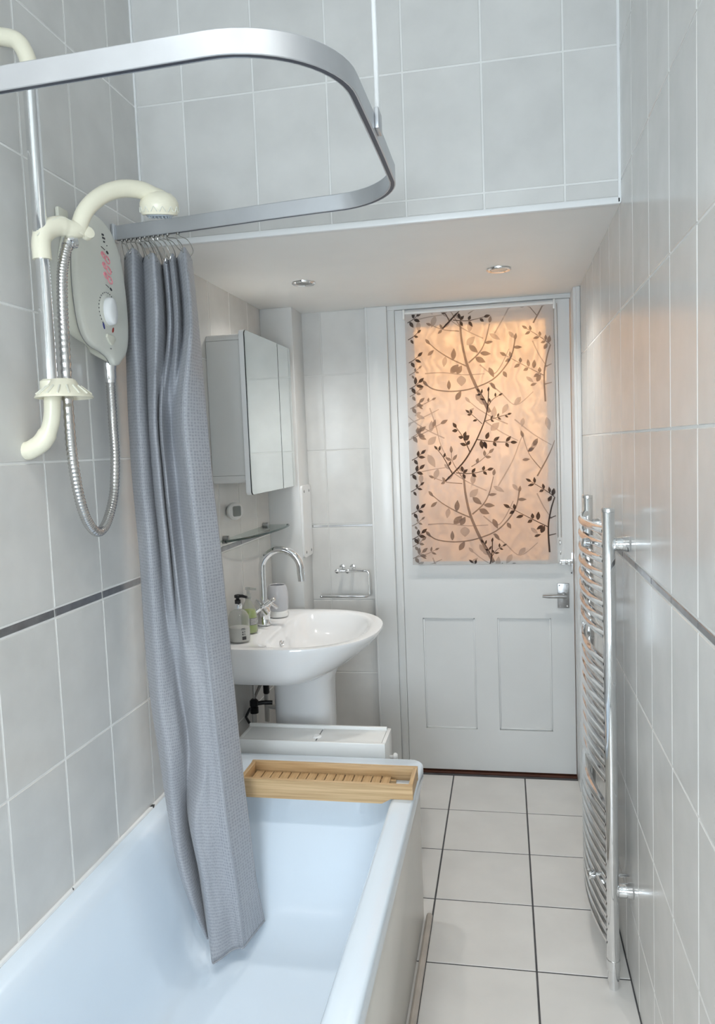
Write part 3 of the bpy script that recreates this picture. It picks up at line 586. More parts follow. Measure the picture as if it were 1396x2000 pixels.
lb.quadgrid(wrap(-1.02, -.62, z+.010, z+.021)); lb.quadgrid(wrap(-1.0, -.9, z+.026, z+.031)); lb.quadgrid(wrap(-1.0, -.9, z+.034, z+.038)); lb.quadgrid(wrap(-.8, -.72, z+.027, z+.030)); lb.quadgrid(wrap(-.8, -.72, z+.035, z+.038)); lb.quadgrid(wrap(-1.1, -.68, z+.044, z+.0455)); lb.quadgrid(wrap(-1.05, -.72, z+.048, z+.0495))
build('printed_label', lb, 'dark_print', t, smooth=0)
x, y, z = -.893, 2.535, SZ+.002
t = thing('hand_wash_bottle', (x, y, z), 'slim clear bottle of green hand wash behind the lotion bottle', 'bottle')
build('bottle', MB().lathe([(.027, 0), (.029, .004), (.029, .05), (.024, .085), (.014, .108), (.010, .114), (.010, .122)], (x, y, z), 24, sx=1, sy=.9), 'clear_plastic', t)
build('hand_wash', MB().lathe([(.026, .002), (.0275, .006), (.0275, .05), (.023, .08), (.001, .081)], (x, y, z), 24, sx=1, sy=.9), 'green_liquid', t)
mb = MB(); mb.lathe([(.011, .122), (.011, .136), (.005, .138), (.005, .15), (.009, .152), (.009, .16)], (x, y, z), 14); mb.tube([(x, y, z+.156), (x+.03, y, z+.153)], [.005, .004], 8); build('pump', mb, 'clear_plastic', t)
lb = MB(); r = .0296
lb.quadgrid([[(x+r*math.cos(a), y+r*.9*math.sin(a), zz) for a in (-1.25, -1.0, -.75, -.5, -.25, 0)] for zz in (z+.03, z+.055)]); lo = build('printed_label', lb, 'grey_print', t, smooth=0)
lb = MB()
for k in range(4): lb.quadgrid([[(x+(r+.0004)*math.cos(a), y+(r+.0004)*.9*math.sin(a), zz) for a in (-1.1, -.8, -.5, -.2)] for zz in (z+.034+k*.005, z+.0355+k*.005)])
build('label_lines', lb, 'label_white', lo, smooth=0)
x, y, z = -.866, 2.795, SZ+.002
t = thing('tumbler', (x, y, z), 'frosted plastic tumbler with white base beside the tap', 'cup')
build('cup', MB().lathe([(.034, .022), (.039, .03), (.041, .06), (.040, .09), (.036, .112), (.030, .122), (.028, .120), (.034, .108), (.037, .06), (.034, .028)], (x, y, z), 28), 'frosted_cup', t)
build('base', MB().lathe([(.036, 0), (.039, .004), (.038, .02), (.033, .026)], (x, y, z), 28), 'white_plastic', t)

# pipework beneath the basin
pw = thing('basin_pipework', (-.90, 2.70, .3), 'dark valves and white pipes under the basin beside the pedestal', 'pipes')
mb = MB(); mb.tube([(-.935, 2.66, .0), (-.935, 2.66, .36), (-.935, 2.66, .44)], .011, 12); mb.tube([(-.905, 2.72, .38), (-.905, 2.72, .49)], .010, 12); mb.tube([(-.905, 2.72, .44), (-.85, 2.72, .43)], .009, 10); build('supply_pipe', mb, 'pipe_white', pw)
mb = MB(); mb.lathe([(.010, .43), (.016, .432), (.016, .452), (.013, .456), (.016, .46), (.016, .478), (.009, .485)], (-.935, 2.66, 0), 16); build('valve', mb, 'black', pw)
mb = MB(); mb.lathe([(.009, .485), (.012, .49), (.012, .52), (.017, .525), (.017, .545), (.010, .55), (.008, .565)], (-.905, 2.72, 0), 16); mb.cyl((-.905, 2.72, .53), (-.86, 2.72, .53), .005, 8); build('valve', mb, 'black', pw)
mb = MB(); mb.tube([(-.935, 2.66, .466), (-.905, 2.67, .468), (-.87, 2.68, .466)], .008, 10); mb.tube([(-.95, 2.64, .40), (-.955, 2.62, .43), (-.94, 2.63, .46)], .005, 8); build('elbow', mb, 'black', pw)
mb = MB(); mb.tube([(-.935, 2.66, .48), (-.935, 2.66, .55), (-.925, 2.66, .6)], .004, 8); mb.tube([(-.935, 2.66, .485), (-.918, 2.69, .53), (-.905, 2.72, .56), (-.90, 2.72, .6)], .006, 8); build('flexible_hose', mb, 'hose_chrome', pw)

# ------------------------------------------------------------------ mirrored cabinet
mc = thing('mirror_cabinet', (-.89, 2.69, 1.28), 'white bathroom cabinet with mirrored doors above the basin', 'cabinet')
mb = MB(); mb.prism([(a[0], a[1]) for a in rrect(2.432, 2.95, 1.297, 1.788, .018, 0, 4)], XL+.001, -.845, lambda u, v, d: (d, u, v)); build('body', mb, 'cabinet_white', mc)
build('seam_line', B(-.958, -.845, 2.4312, 2.4325, 1.322, 1.3232), 'grey_print', mc); build('seam_line', B(-.958, -.845, 2.4312, 2.4325, 1.766, 1.7672), 'grey_print', mc)
def mdoor(y0, y1, rn, rf):
    def outl(i):
        pts = []
        for cy_, cz_, a0, r in ((y1, 1.797, 0, rf), (y0, 1.797, PI/2, rn), (y0, 1.257, PI, rn), (y1, 1.257, 1.5*PI, rf)):
            sx = -1 if cy_ == y1 else 1; sz = -1 if cz_ > 1.5 else 1; r_ = max(r, .0005)
            for k in range(5): a = a0+PI/2*k/4; pts.append((cy_+sx*(r_+i)+r_*math.cos(a), cz_+sz*(r_+i)+r_*math.sin(a)))
        return pts
    d = build('door', MB().prism(outl(0), -.839, -.8225, lambda u, v, d: (d, u, v)), 'trim_white', mc)
    build('shadow_gap', MB().prism(outl(.0003), -.8225, -.8198, lambda u, v, d: (d, u, v)), 'black', d)
    build('mirror_panel', MB().prism(outl(.0014), -.8198, -.8185, lambda u, v, d: (d, u, v)), 'mirror', d)
mdoor(2.416, 2.781, .016, .0005); mdoor(2.785, 2.955, .0005, .016)
build('back_gap', B(-.8455, -.8385, 2.4335, 2.949, 1.2985, 1.7865), 'black', mc)

# glass shelf
gs = thing('glass_shelf', (-.92, 2.73, 1.098), 'bow-fronted glass shelf on metal brackets above the tap', 'shelf')
pts = [(XL+.006, 2.455)]+[(p.x, p.y) for p in catmull([Vector((XL+d, y, 0)) for y, d in ((2.455, .024), (2.50, .052), (2.57, .078), (2.68, .098), (2.80, .108), (2.90, .108), (2.972, .100), (2.984, .088))], 4)]+[(XL+.006, 2.984)]
build('glass', MB().prism(pts, 1.097, 1.103, lambda u, v, d: (u, v, d)), 'shelf_glass', gs)
mb = MB(); mb.tube([(a[0]+.0006, a[1], 1.100) for a in pts[1:-1]], .0040, 8); build('front_edge', mb, 'glass_edge', gs)
for y in (2.50, 2.945):
    mb = MB(); mb.cyl((XL+.001, y, 1.106), (XL+.022, y, 1.106), .009, 14, bev=.001); mb.box(XL+.001, XL+.018, y-.012, y+.012, 1.089, 1.096, bev=.001); build('bracket', mb, 'satin_metal', gs)

# round digital clock on the wall
ck = thing('wall_timer', (-.95, 2.565, 1.195), 'small round white digital thermometer on the tiles below the cabinet', 'thermometer')
CA = Vector((1, -.62, 0)).normalized(); CU = Vector((.62, 1, 0)).normalized(); CC = Vector((XL+.021, 2.560, 1.195))
build('wall_mount', MB().cyl((XL+.0005, 2.568, 1.195), (XL+.024, 2.563, 1.195), .016, 18), 'white_plastic', ck)
case = build('case', MB().lathe([(.024, -.006), (.030, -.002), (.032, .004), (.032, .012), (.027, .017), (.001, .018)], CC, 32, axis=CA), 'white_plastic', ck)
build('display', MB().prism([(a[0], a[1]) for a in rrect(-.017, .017, -.018, .018, .006, 0, 4)], .0175, .0192, lambda u, v, d: tuple(CC+CA*d+CU*u+Vector((0, 0, v)))), 'lcd', case)

# screwed plate on the boxing
pl = thing('corner_plate', (-.822, 3.11, .96), 'white plate with four screws on the edge of the pipe boxing', 'plate')
build('plate', MB().prism([(a[0], a[1]) for a in rrect(3.042, 3.178, .955, 1.252, .014, 0, 4)], -.8258, -.8165, lambda u, v, d: (d, u, v)), 'trim_white', pl)
for yy in (3.07, 3.15):
    for zz in (.975, 1.228): build('screw', MB().lathe([(.006, 0), (.006, .001), (.003, .0022), (.001, .0022)], (-.8165, yy, zz), 10, axis=(1, 0, 0)), 'satin_metal', pl)

# toilet roll holder
th = thing('toilet_roll_holder', (-.66, YD, .77), 'empty chrome toilet roll holder on the narrow tiled wall', 'holder')
HYY = YD-.05
for x in (-.705, -.660):
    mb = MB(); mb.cyl((x+.012, YD-.001, .893), (x+.012, YD-.008, .893), .012, 16, bev=.001); mb.cyl((x+.012, YD-.006, .893), (x, HYY-.004, .884), .0065, 12, bev=.001); mb.cyl((x, HYY-.010, .883), (x, HYY+.004, .885), .0095, 14, bev=.002); build('wall_mount', mb, 'chrome', th)
mb = MB(); z1, z0 = .884, .775
path = [(-.712, HYY, z1), (-.62, HYY, z1), (-.583, HYY, z1), (-.575, HYY, z1-.003), (-.571, HYY, z1-.011), (-.571, HYY, (z0+z1)/2), (-.571, HYY, z0+.011), (-.575, HYY, z0+.003), (-.583, HYY, z0), (-.65, HYY, z0), (-.775, HYY, z0)]
mb.tube(path, .0058, 12); mb.cyl((-.775, HYY, z0), (-.785, HYY, z0), .0072, 12, bev=.001); build('bar', mb, 'chrome', th)

# ------------------------------------------------------------------ towel radiator
tr = thing('towel_radiator', (.245, 2.165, 0), 'tall chrome ladder towel radiator with bowed bars on the right wall', 'radiator')
PX, NY, FY = .243, 1.935, 2.405; ZT = 1.232
for y in (NY, FY):
    ps = build('post', MB().tube([(PX, y, .075), (PX, y, .08), (PX, y, .6), (PX, y, ZT-.012), (PX, y, ZT-.011)], [.0135, .0155, .0155, .0155, .0150], 24), 'chrome', tr)
    build('top_cap', MB().lathe([(.0148, 0), (.0160, .001), (.0160, .008), (.013, .0115), (.001, .012)], (PX, y, ZT-.011), 24), 'chrome', ps)
    mb = MB(); mb.lathe([(.012, .0), (.012, .022), (.0145, .024), (.0145, .05), (.0165, .052), (.0165, .078)], (PX, y, .0), 20); build('valve_tail', mb, 'chrome', ps)
bar0 = None
def bar(z):
    global bar0
    if bar0 is None:
        pth = []
        for k in range(21):
            t = k/20; pth.append((PX-.006-.030*math.sin(PI*t)**.9 if 0 < t < 1 else PX-.006, NY+(FY-NY)*t, 0))
        bar0 = build('bar', MB().tube(pth, .0108, 12, cap=False), 'chrome', tr); w0 = WL[bar0.name]; bar0['z0'] = 0; bar0.location.z += z; return
    c = bpy.data.objects.new('bar', bar0.data); COL.objects.link(c); place(c, Vector((WL[bar0.name].x, WL[bar0.name].y, WL[bar0.name].z+z)), tr)
zs = [1.176-.0372*k for k in range(8)]+[.845-.0372*k for k in range(9)]+[.468-.0345*k for k in range(11)]
for z in zs: bar(z)
for y, z in ((NY, 1.143), (FY, 1.143), (NY, .262), (FY, .262)):
    bk = build('wall_bracket', MB().lathe([(.019, 0), (.020, .003), (.017, .02), (.0165, .034), (.012, .036)], (XR-.0005, y, z), 24, axis=(-1, 0, 0)), 'chrome', tr)
    mb = MB(); mb.cyl((XR-.03, y, z), (PX-.004, y, z), .011, 14); build('bracket_stem', mb, 'chrome', bk)
for y, z in ((NY+.075, 1.137), (NY+.06, .268)):
    mb = MB(); mb.lathe([(.011, 0), (.013, .003), (.013, .014), (.010, .018), (.001, .019)], (PX-.038, y, z), 16, axis=(-1, -.35, .1)); mb.cyl((PX-.038, y, z), (XR-.001, y, z), .005, 10); build('clamp_boss', mb, 'chrome', tr)

# ------------------------------------------------------------------ curtain rail
RZB, RZT = 1.945, 1.981
path = [(XL+.002, 1.849), (-.9, 1.843), (-.75, 1.828), (-.55, 1.801), (-.42, 1.787)]
def arc(cx_, cy_, r, a0, a1, n): return [(cx_+r*math.cos(math.radians(a0+(a1-a0)*k/n)), cy_+r*math.sin(math.radians(a0+(a1-a0)*k/n))) for k in range(n+1)]
path += arc(-.378, 1.620, .163, 88, 4, 12)
path += [(-.215, 1.50), (-.216, 1.35)]
path += arc(-.388, 1.228, .170, 0, -92, 14)
path += [(-.52, 1.063), (-.70, 1.070), (XL+.002, 1.082)]
cr_ = thing('curtain_rail', (-.6, 1.45, RZB), 'U-shaped aluminium shower curtain rail over the bath', 'curtain rail')
def sweep(path, sec):
    rows = []; n = len(path)
    for i in range(n):
        a = Vector(path[max(i-1, 0)]); b_ = Vector(path[min(i+1, n-1)]); t = (b_-a).normalized(); nrm = Vector((t.y, -t.x))
        rows.append([(path[i][0]+nrm.x*u, path[i][1]+nrm.y*u, v) for u, v in sec])
    mb = MB(); o = mb.quadgrid(rows, closed_u=True); k = len(sec); mb.f.append(tuple(o+j for j in range(k))); mb.f.append(tuple(o+(n-1)*k+j for j in range(k))[::-1]); return mb
hw = .0065
build('track', sweep(path, [(-hw, RZB+.001), (-hw, RZT-.002), (-hw+.002, RZT), (hw-.002, RZT), (hw, RZT-.002), (hw, RZB+.001), (hw-.001, RZB), (hw-.0025, RZB), (hw-.0025, RZB+.004), (-hw+.0025, RZB+.004), (-hw+.0025, RZB), (-hw+.001, RZB)]), 'aluminium', cr_)
build('glide_slot', sweep(path, [(-hw+.0027, RZB+.0005), (-hw+.0027, RZB+.0035), (hw-.0027, RZB+.0035), (hw-.0027, RZB+.0005)]), 'aluminium_dark', cr_)
build('hanger_rod', MB().cyl((-.206, 1.392, RZT-.02), (-.206, 1.392, ZC), .0045, 10), 'trim_white', cr_)
build('hanger_bracket', B(-.2095, -.2015, 1.372, 1.412, RZB+.008, RZT+.008, bev=.002), 'aluminium', cr_)
for y in (1.849, 1.082): build('wall_flange', B(XL+.0005, XL+.010, y-.014, y+.014, RZB-.004, RZT+.004, bev=.003), 'aluminium', cr_)

# ------------------------------------------------------------------ shower curtain
# hand-placed cloth control points (metres), top row to bottom row, wall side to free edge
CLOTH = [
    [(-0.932, 1.846, 1.901), (-0.908, 1.817, 1.905), (-0.885, 1.797, 1.908), (-0.882, 1.819, 1.907), (-0.894, 1.870, 1.903), (-0.868, 1.837, 1.897), (-0.824, 1.778, 1.887), (-0.826, 1.811, 1.882), (-0.847, 1.881, 1.881), (-0.810, 1.819, 1.882), (-0.813, 1.847, 1.885), (-0.784, 1.804, 1.889), (-0.799, 1.864, 1.893), (-0.746, 1.782, 1.894), (-0.747, 1.813, 1.890), (-0.761, 1.868, 1.886)],
    [(-0.940, 1.845, 1.727), (-0.915, 1.815, 1.726), (-0.891, 1.795, 1.725), (-0.887, 1.818, 1.724), (-0.899, 1.871, 1.723), (-0.871, 1.837, 1.722), (-0.825, 1.776, 1.721), (-0.825, 1.810, 1.719), (-0.846, 1.883, 1.718), (-0.808, 1.819, 1.718), (-0.811, 1.849, 1.717), (-0.780, 1.804, 1.716), (-0.795, 1.866, 1.715), (-0.740, 1.782, 1.713), (-0.740, 1.814, 1.712), (-0.754, 1.872, 1.712)],
    [(-0.947, 1.845, 1.520), (-0.922, 1.816, 1.520), (-0.898, 1.798, 1.519), (-0.889, 1.814, 1.518), (-0.897, 1.852, 1.518), (-0.869, 1.815, 1.517), (-0.855, 1.810, 1.516), (-0.868, 1.851, 1.516), (-0.845, 1.819, 1.516), (-0.850, 1.843, 1.515), (-0.851, 1.869, 1.515), (-0.841, 1.876, 1.514), (-0.814, 1.844, 1.514), (-0.778, 1.798, 1.513), (-0.756, 1.822, 1.511), (-0.741, 1.860, 1.510)],
    [(-0.945, 1.840, 1.349), (-0.920, 1.812, 1.349), (-0.896, 1.796, 1.348), (-0.887, 1.812, 1.348), (-0.894, 1.849, 1.347), (-0.866, 1.814, 1.347), (-0.853, 1.809, 1.347), (-0.865, 1.849, 1.347), (-0.842, 1.819, 1.346), (-0.847, 1.842, 1.346), (-0.847, 1.868, 1.346), (-0.837, 1.876, 1.345), (-0.810, 1.845, 1.345), (-0.774, 1.802, 1.344), (-0.752, 1.826, 1.343), (-0.736, 1.864, 1.342)],
    [(-0.936, 1.835, 1.150), (-0.911, 1.809, 1.150), (-0.888, 1.794, 1.149), (-0.878, 1.810, 1.149), (-0.885, 1.847, 1.149), (-0.857, 1.813, 1.148), (-0.844, 1.809, 1.148), (-0.856, 1.848, 1.148), (-0.833, 1.819, 1.148), (-0.837, 1.842, 1.148), (-0.837, 1.867, 1.148), (-0.827, 1.875, 1.147), (-0.801, 1.846, 1.147), (-0.765, 1.805, 1.147), (-0.743, 1.830, 1.146), (-0.725, 1.868, 1.146)],
    [(-0.925, 1.820, 0.815), (-0.899, 1.797, 0.814), (-0.881, 1.789, 0.814), (-0.867, 1.799, 0.813), (-0.858, 1.818, 0.813), (-0.858, 1.844, 0.813), (-0.848, 1.849, 0.812), (-0.831, 1.833, 0.812), (-0.815, 1.816, 0.812), (-0.800, 1.805, 0.812), (-0.788, 1.803, 0.811), (-0.778, 1.807, 0.811), (-0.764, 1.807, 0.810), (-0.744, 1.803, 0.810), (-0.727, 1.834, 0.809), (-0.713, 1.876, 0.808)],
    [(-0.897, 1.800, 0.617), (-0.872, 1.778, 0.616), (-0.856, 1.772, 0.615), (-0.844, 1.784, 0.614), (-0.836, 1.805, 0.613), (-0.837, 1.832, 0.612), (-0.829, 1.839, 0.611), (-0.812, 1.823, 0.610), (-0.797, 1.807, 0.610), (-0.783, 1.798, 0.609), (-0.772, 1.797, 0.608), (-0.763, 1.802, 0.607), (-0.750, 1.803, 0.606), (-0.732, 1.802, 0.605), (-0.717, 1.836, 0.603), (-0.705, 1.881, 0.600)],
    [(-0.874, 1.785, 0.460), (-0.856, 1.769, 0.459), (-0.846, 1.771, 0.457), (-0.841, 1.790, 0.456), (-0.848, 1.833, 0.454), (-0.846, 1.838, 0.453), (-0.816, 1.787, 0.452), (-0.798, 1.768, 0.451), (-0.788, 1.768, 0.450), (-0.778, 1.774, 0.448), (-0.767, 1.779, 0.446), (-0.755, 1.786, 0.444), (-0.741, 1.790, 0.442), (-0.716, 1.791, 0.439), (-0.705, 1.834, 0.435), (-0.693, 1.880, 0.431)],
    [(-0.842, 1.770, 0.305), (-0.825, 1.755, 0.303), (-0.816, 1.758, 0.300), (-0.813, 1.778, 0.298), (-0.820, 1.822, 0.295), (-0.819, 1.828, 0.294), (-0.790, 1.777, 0.292), (-0.774, 1.759, 0.291), (-0.764, 1.760, 0.288), (-0.755, 1.767, 0.285), (-0.746, 1.773, 0.283), (-0.735, 1.782, 0.279), (-0.723, 1.787, 0.276), (-0.700, 1.791, 0.271), (-0.692, 1.836, 0.265), (-0.683, 1.886, 0.259)],
    [(-0.784, 1.773, 0.151), (-0.781, 1.772, 0.150), (-0.781, 1.780, 0.148), (-0.786, 1.799, 0.147), (-0.774, 1.773, 0.121), (-0.749, 1.722, 0.122), (-0.743, 1.726, 0.122), (-0.737, 1.735, 0.123), (-0.730, 1.745, 0.124), (-0.723, 1.755, 0.125), (-0.716, 1.765, 0.127), (-0.708, 1.774, 0.128), (-0.698, 1.778, 0.129), (-0.686, 1.778, 0.131), (-0.675, 1.833, 0.134), (-0.664, 1.884, 0.138)]]
ctrl = [catmull(row, 6) for row in CLOTH]
nc = len(ctrl[0]); cols = [catmull([ctrl[i][j] for i in range(len(ctrl))], 7) for j in range(nc)]
grid = [[cols[j][i] for j in range(nc)] for i in range(len(cols[0]))]
# small wrinkles
for i, r in enumerate(grid):
    t = i/(len(grid)-1)
    for j, p in enumerate(r):
        td = Vector((-p.x, -p.y, 0)).normalized(); s = j/(nc-1)
        p += td*(.0012*math.sin(40*t+9*s)*math.sin(PI*t)+.0014*math.sin(17*t*PI+23*s))
ctn = thing('shower_curtain', (-.8, 1.83, .15), 'grey honeycomb-weave shower curtain bunched at the far end of the bath', 'curtain')
mb = MB(); mb.quadgrid(grid)
cl = build('cloth', mb, 'curtain', ctn, smooth=80)
uvl = cl.data.uv_layers.new(name='UVMap'); nr = len(grid); ru = [0]
mid = nr//2
for j in range(1, nc): ru.append(ru[-1]+max((grid[mid][j]-grid[mid][j-1]).length, .006))
rv = [0]
for i in range(1, nr): rv.append(rv[-1]+(grid[i][nc//2]-grid[i-1][nc//2]).length)
for pl_ in cl.data.polygons:
    for li in pl_.loop_indices: vi = cl.data.loops[li].vertex_index; uvl.data[li].uv = (ru[vi % nc], rv[vi//nc])
sd = cl.modifiers.new('thickness', 'SOLIDIFY'); sd.thickness = .0012
def off(p, d): return p+Vector((-p.x, -p.y, 0)).normalized()*d
mb = MB(); js = 13*6; mb.tube([off(grid[i][js], .002) for i in range(8, nr)], .0018, 8); build('seam', mb, 'curtain_hem', cl)
mb = MB(); mb.tube([off(grid[-1][j], .0008)+Vector((0, 0, .002)) for j in range(nc)], .0022, 8); build('bottom_hem', mb, 'curtain_hem', cl)
mb = MB(); mb.quadgrid([[off(grid[i][j], .0014)+Vector((0, 0, .001 if i == 0 else 0)) for j in range(nc)] for i in range(0, 4)]); build('top_band', mb, 'curtain_hem', cl, smooth=80)
# wire hooks
rail_pts = [Vector((a[0], a[1], 0)) for a in path]
def railat(x):
    for a, b_ in zip(rail_pts, rail_pts[1:]):
        if a.x <= x <= b_.x: t = (x-a.x)/(b_.x-a.x); return a.lerp(b_, t)
N = 12
for k in range(N):
    j = int((k+.4)/N*(nc-1)) if k < N-1 else nc-5; c = grid[0][j]; wx = -.935+.0128*k+(.016 if k == N-1 else 0)
    top = railat(wx); top = Vector((top.x, top.y, RZB+.002)); low = Vector((c.x, c.y, c.z-.010)); a = top+Vector((0, 0, -.012))
    side = Vector((.012, -.004, 0)) if k < N-1 else Vector((.020, -.002, 0)); g = Vector((0, -.006, 0))
    mid1 = top.lerp(low, .35)+side*.9+g; mid2 = top.lerp(low, .75)+side+g; mid3 = top.lerp(low, .4)-side*.6-g; mid4 = top.lerp(low, .8)-side*.5-g
    mb = MB(); mb.tube(catmull([top+side*.1, a+side*.35+g, mid1, mid2, low+g*.8, low-g*.8, mid4, mid3, a-side*.3-g*.5, top-side*.1], 5), .0010, 6)
    mb.lathe([(.001, -.004), (.004, -.003), (.004, .003), (.001, .004)], top+Vector((0, 0, -.003)), 8)
    o = build('curtain_hook', mb, 'wire')
    tag(o, 'thin wire curtain hook in the bunched row under the rail end' if k < N-1 else 'wide open wire curtain hook at the free corner of the curtain', 'hook', 'wire hooks holding the shower curtain')

# ------------------------------------------------------------------ electric shower
SX = -.905
su = thing('electric_shower', (XL, 1.67, 1.62), 'cream electric shower unit on the tiled wall beside the curtain', 'shower unit')
OUT = [(1.580, 1.895), (1.600, 1.930), (1.640, 1.950), (1.690, 1.948), (1.735, 1.925), (1.765, 1.88), (1.780, 1.82), (1.786, 1.75), (1.783, 1.69), (1.768, 1.652), (1.745, 1.632), (1.728, 1.620), (1.705, 1.618), (1.690, 1.632), (1.660, 1.643), (1.615, 1.652), (1.585, 1.672), (1.568, 1.71), (1.560, 1.78), (1.566, 1.85)]
oc = catmull([Vector((a[0], a[1], 0)) for a in OUT+OUT[:1]], 4)[:-1]
cen = Vector((1.675, 1.79, 0))
def outl(s): return [cen+(p-cen)*s for p in oc]
def shellmesh(levels):
    mb = MB(); rows = [[(x, p.x, p.y) for p in outl(s)] for x, s in levels]; o = mb.quadgrid(rows, closed_u=True); n = len(oc); mb.f.append(tuple(o+(len(rows)-1)*n+k for k in range(n))); return mb
build('case', shellmesh([(XL+.0005, .82), (XL+.010, .86), (SX-.016, .955), (SX-.012, .955), (SX-.010, .93)]), 'shower_body', su, smooth=40)
fc = build('front_cover', shellmesh([(SX-.010, .93), (SX-.0095, .995), (SX-.0085, 1.0), (SX+.000, 1.0), (SX+.003, .985), (SX+.0048, .955), (SX+.0060, .90), (SX+.0063, .6), (SX+.0065, .2)]), 'shower_face', su, smooth=50)
FX = SX+.0072
build('joint_line', MB().tube([(SX-.0098, p.x, p.y) for p in outl(.992)], .0016, 6, closed=True), 'grey_print', su)
def ell(cy_, cz_, ry, rz, n=20, rot=0): return [(cy_+ry*math.cos(2*PI*k/n)*math.cos(rot)-rz*math.sin(2*PI*k/n)*math.sin(rot), cz_+ry*math.cos(2*PI*k/n)*math.sin(rot)+rz*math.sin(2*PI*k/n)*math.cos(rot)) for k in range(n)]
def flat(pts): return MB().prism(pts, FX-.001, FX, lambda u, v, d: (d, u, v))
def flats(list_): 
    mb = MB()
    for p in list_: mb.prism(p, FX-.001, FX, lambda u, v, d: (d, u, v))
    return mb
def bar_(y, z, w_, h_, sl=0):
    y += DYM; return [(y-w_/2, z-h_/2-sl), (y+w_/2, z-h_/2+sl), (y+w_/2, z+h_/2+sl), (y-w_/2, z+h_/2-sl)]
DYM = -.020; KY, KZ = 1.682, 1.740
kn = build('dial_plate', MB().lathe([(.036, 0), (.036, .001), (.034, .002)], (FX-.001, KY, KZ), 28, axis=(1, 0, 0)), 'shower_face', su)
mb = MB(); rows = []
for x, s in ((FX, 1.0), (FX+.006, 1.0), (FX+.013, .86), (FX+.016, .6), (FX+.0165, .2)): rows.append([(x, a, b_) for a, b_ in ell(KY, KZ-.002, .024*s, .032*(.7+.3*s) if s > .5 else .012, 24)])
o_ = mb.quadgrid(rows, closed_u=True); mb.f.append(tuple(o_+4*24+k for k in range(24))); build('temperature_knob', mb, 'trim_white', kn, smooth=50)
build('start_button', MB().prism([(1.668, 1.685), (1.700, 1.683), (1.705, 1.676), (1.692, 1.663), (1.684, 1.661), (1.674, 1.667), (1.665, 1.677)], FX-.001, FX+.003, lambda u, v, d: (d, u, v), bev=.001), 'shower_body', su)
build('badge', flats([bar_(1.700, 1.912, .009, .0042), bar_(1.703, 1.905, .012, .0042), bar_(1.704, 1.897, .007, .003), bar_(1.716, 1.891, .003, .002)]), 'dark_print', fc, smooth=0)
build('indicator_marks', flats([ell(1.716+DYM, 1.8755, .0055, .003, 14, -.4), ell(1.722+DYM, 1.7925, .0055, .003, 14, -.4), bar_(1.697, 1.881, .016, .0014, -.002), bar_(1.706, 1.797, .014, .0014, -.002), bar_(1.722, 1.860, .007, .003, -.001), bar_(1.727, 1.836, .010, .0016, -.002), bar_(1.727, 1.815, .004, .0022)]), 'dark_print', fc, smooth=0)
pk = MB()
for i, zc in enumerate((1.862, 1.839, 1.817)):
    for cy_, cz_, ry, rz in ((1.696+DYM+i*.003, zc+.003, .010, .005), (1.713+DYM+i*.003, zc-.004, .011, .0068)):
        pk.tube([(FX+.0004, a, b_) for a, b_ in ell(cy_, cz_, ry, rz, 18, -.5)], .0013, 6, closed=True)
    pk.prism(ell(1.690+DYM+i*.003, zc+.005, .005, .003, 12), FX-.001, FX+.0006, lambda u, v, d: (d, u, v))
build('power_symbols', pk, 'pink_print', fc)
dots = [ell(KY+.041*math.cos(math.radians(a)), KZ+.041*math.sin(math.radians(a)), .0012, .0016, 8) for a in range(60, 230, 12)]
build('dial_dots', flats(dots), 'dark_print', fc, smooth=0)
build('cold_mark', flat(ell(KY-.024, KZ-.038, .0032, .008, 14, .35)), 'blue_print', fc, smooth=0); build('hot_mark', flat(ell(KY+.018, KZ-.042, .0032, .007, 14, -.5)), 'red_print', fc, smooth=0)
build('button_mark', flat(bar_(1.704, 1.653, .006, .003)), 'grey_print', fc, smooth=0)
build('hose_outlet', MB().lathe([(.016, .006), (.016, -.004), (.0145, -.010), (.0145, -.028), (.013, -.034)], (SX-.018, 1.717, 1.618), 18), 'chrome', su)

# riser rail
rx, ry = -.900, 1.432
rr = thing('shower_riser_rail', (rx, ry, 1.44), 'chrome riser rail with cream ends carrying the hand shower', 'shower rail')
build('rail', MB().cyl((rx, ry, 1.545), (rx, ry, 2.16), .0142, 20), 'chrome', rr)
mb = MB(); mb.tube(catmull([(rx, ry, 1.560), (rx, ry, 1.52), (rx-.005, ry-.002, 1.475), (rx-.022, ry-.006, 1.44), (XL+.012, ry-.010, 1.422), (XL+.0008, ry-.010, 1.420)], 5), [.0165]*13+[.019]*13, 18); build('lower_bracket', mb, 'ivory', rr)
mb = MB(); mb.tube(catmull([(rx, ry, 2.14), (rx, ry, 2.18), (rx-.02, ry, 2.22), (XL+.0008, ry, 2.235)], 5), .0165, 18); build('upper_bracket', mb, 'ivory', rr)
crd = Vector((-.862, 1.500, 1.876))
mb = MB(); mb.tube(catmull([(rx, ry, 1.800), (rx, ry, 1.835), (rx+.004, ry+.012, 1.858), (rx+.018, ry+.038, 1.874), tuple(crd+Vector((-.004, -.006, -.004))), tuple(crd+Vector((.004, .010, .000)))], 6), [.0185]*9+[.020]*12+[.0175]*10, 18, flat=1.0); sh = build('slider_arm', mb, 'ivory', rr, smooth=60)
build('arm_seam', MB().tube(catmull([(rx+.004, ry-.018, 1.842), (rx+.016, ry+.004, 1.870), (rx+.030, ry+.030, 1.888), (crd.x+.006, crd.y-.012, crd.z+.006)], 5), .0012, 6), 'shower_body', sh)
mb = MB(); mb.lathe([(.007, -.009), (.012, -.008), (.0135, 0), (.012, .008), (.007, .009)], crd+Vector((.016, .018, -.008)), 20, axis=(1, -.6, .2)); build('clamp_knob', mb, 'ivory', sh)
build('wall_plate', B(XL+.0005, XL+.012, 1.585, 1.625, 1.895, 1.955, bev=.005), 'shower_body', rr)
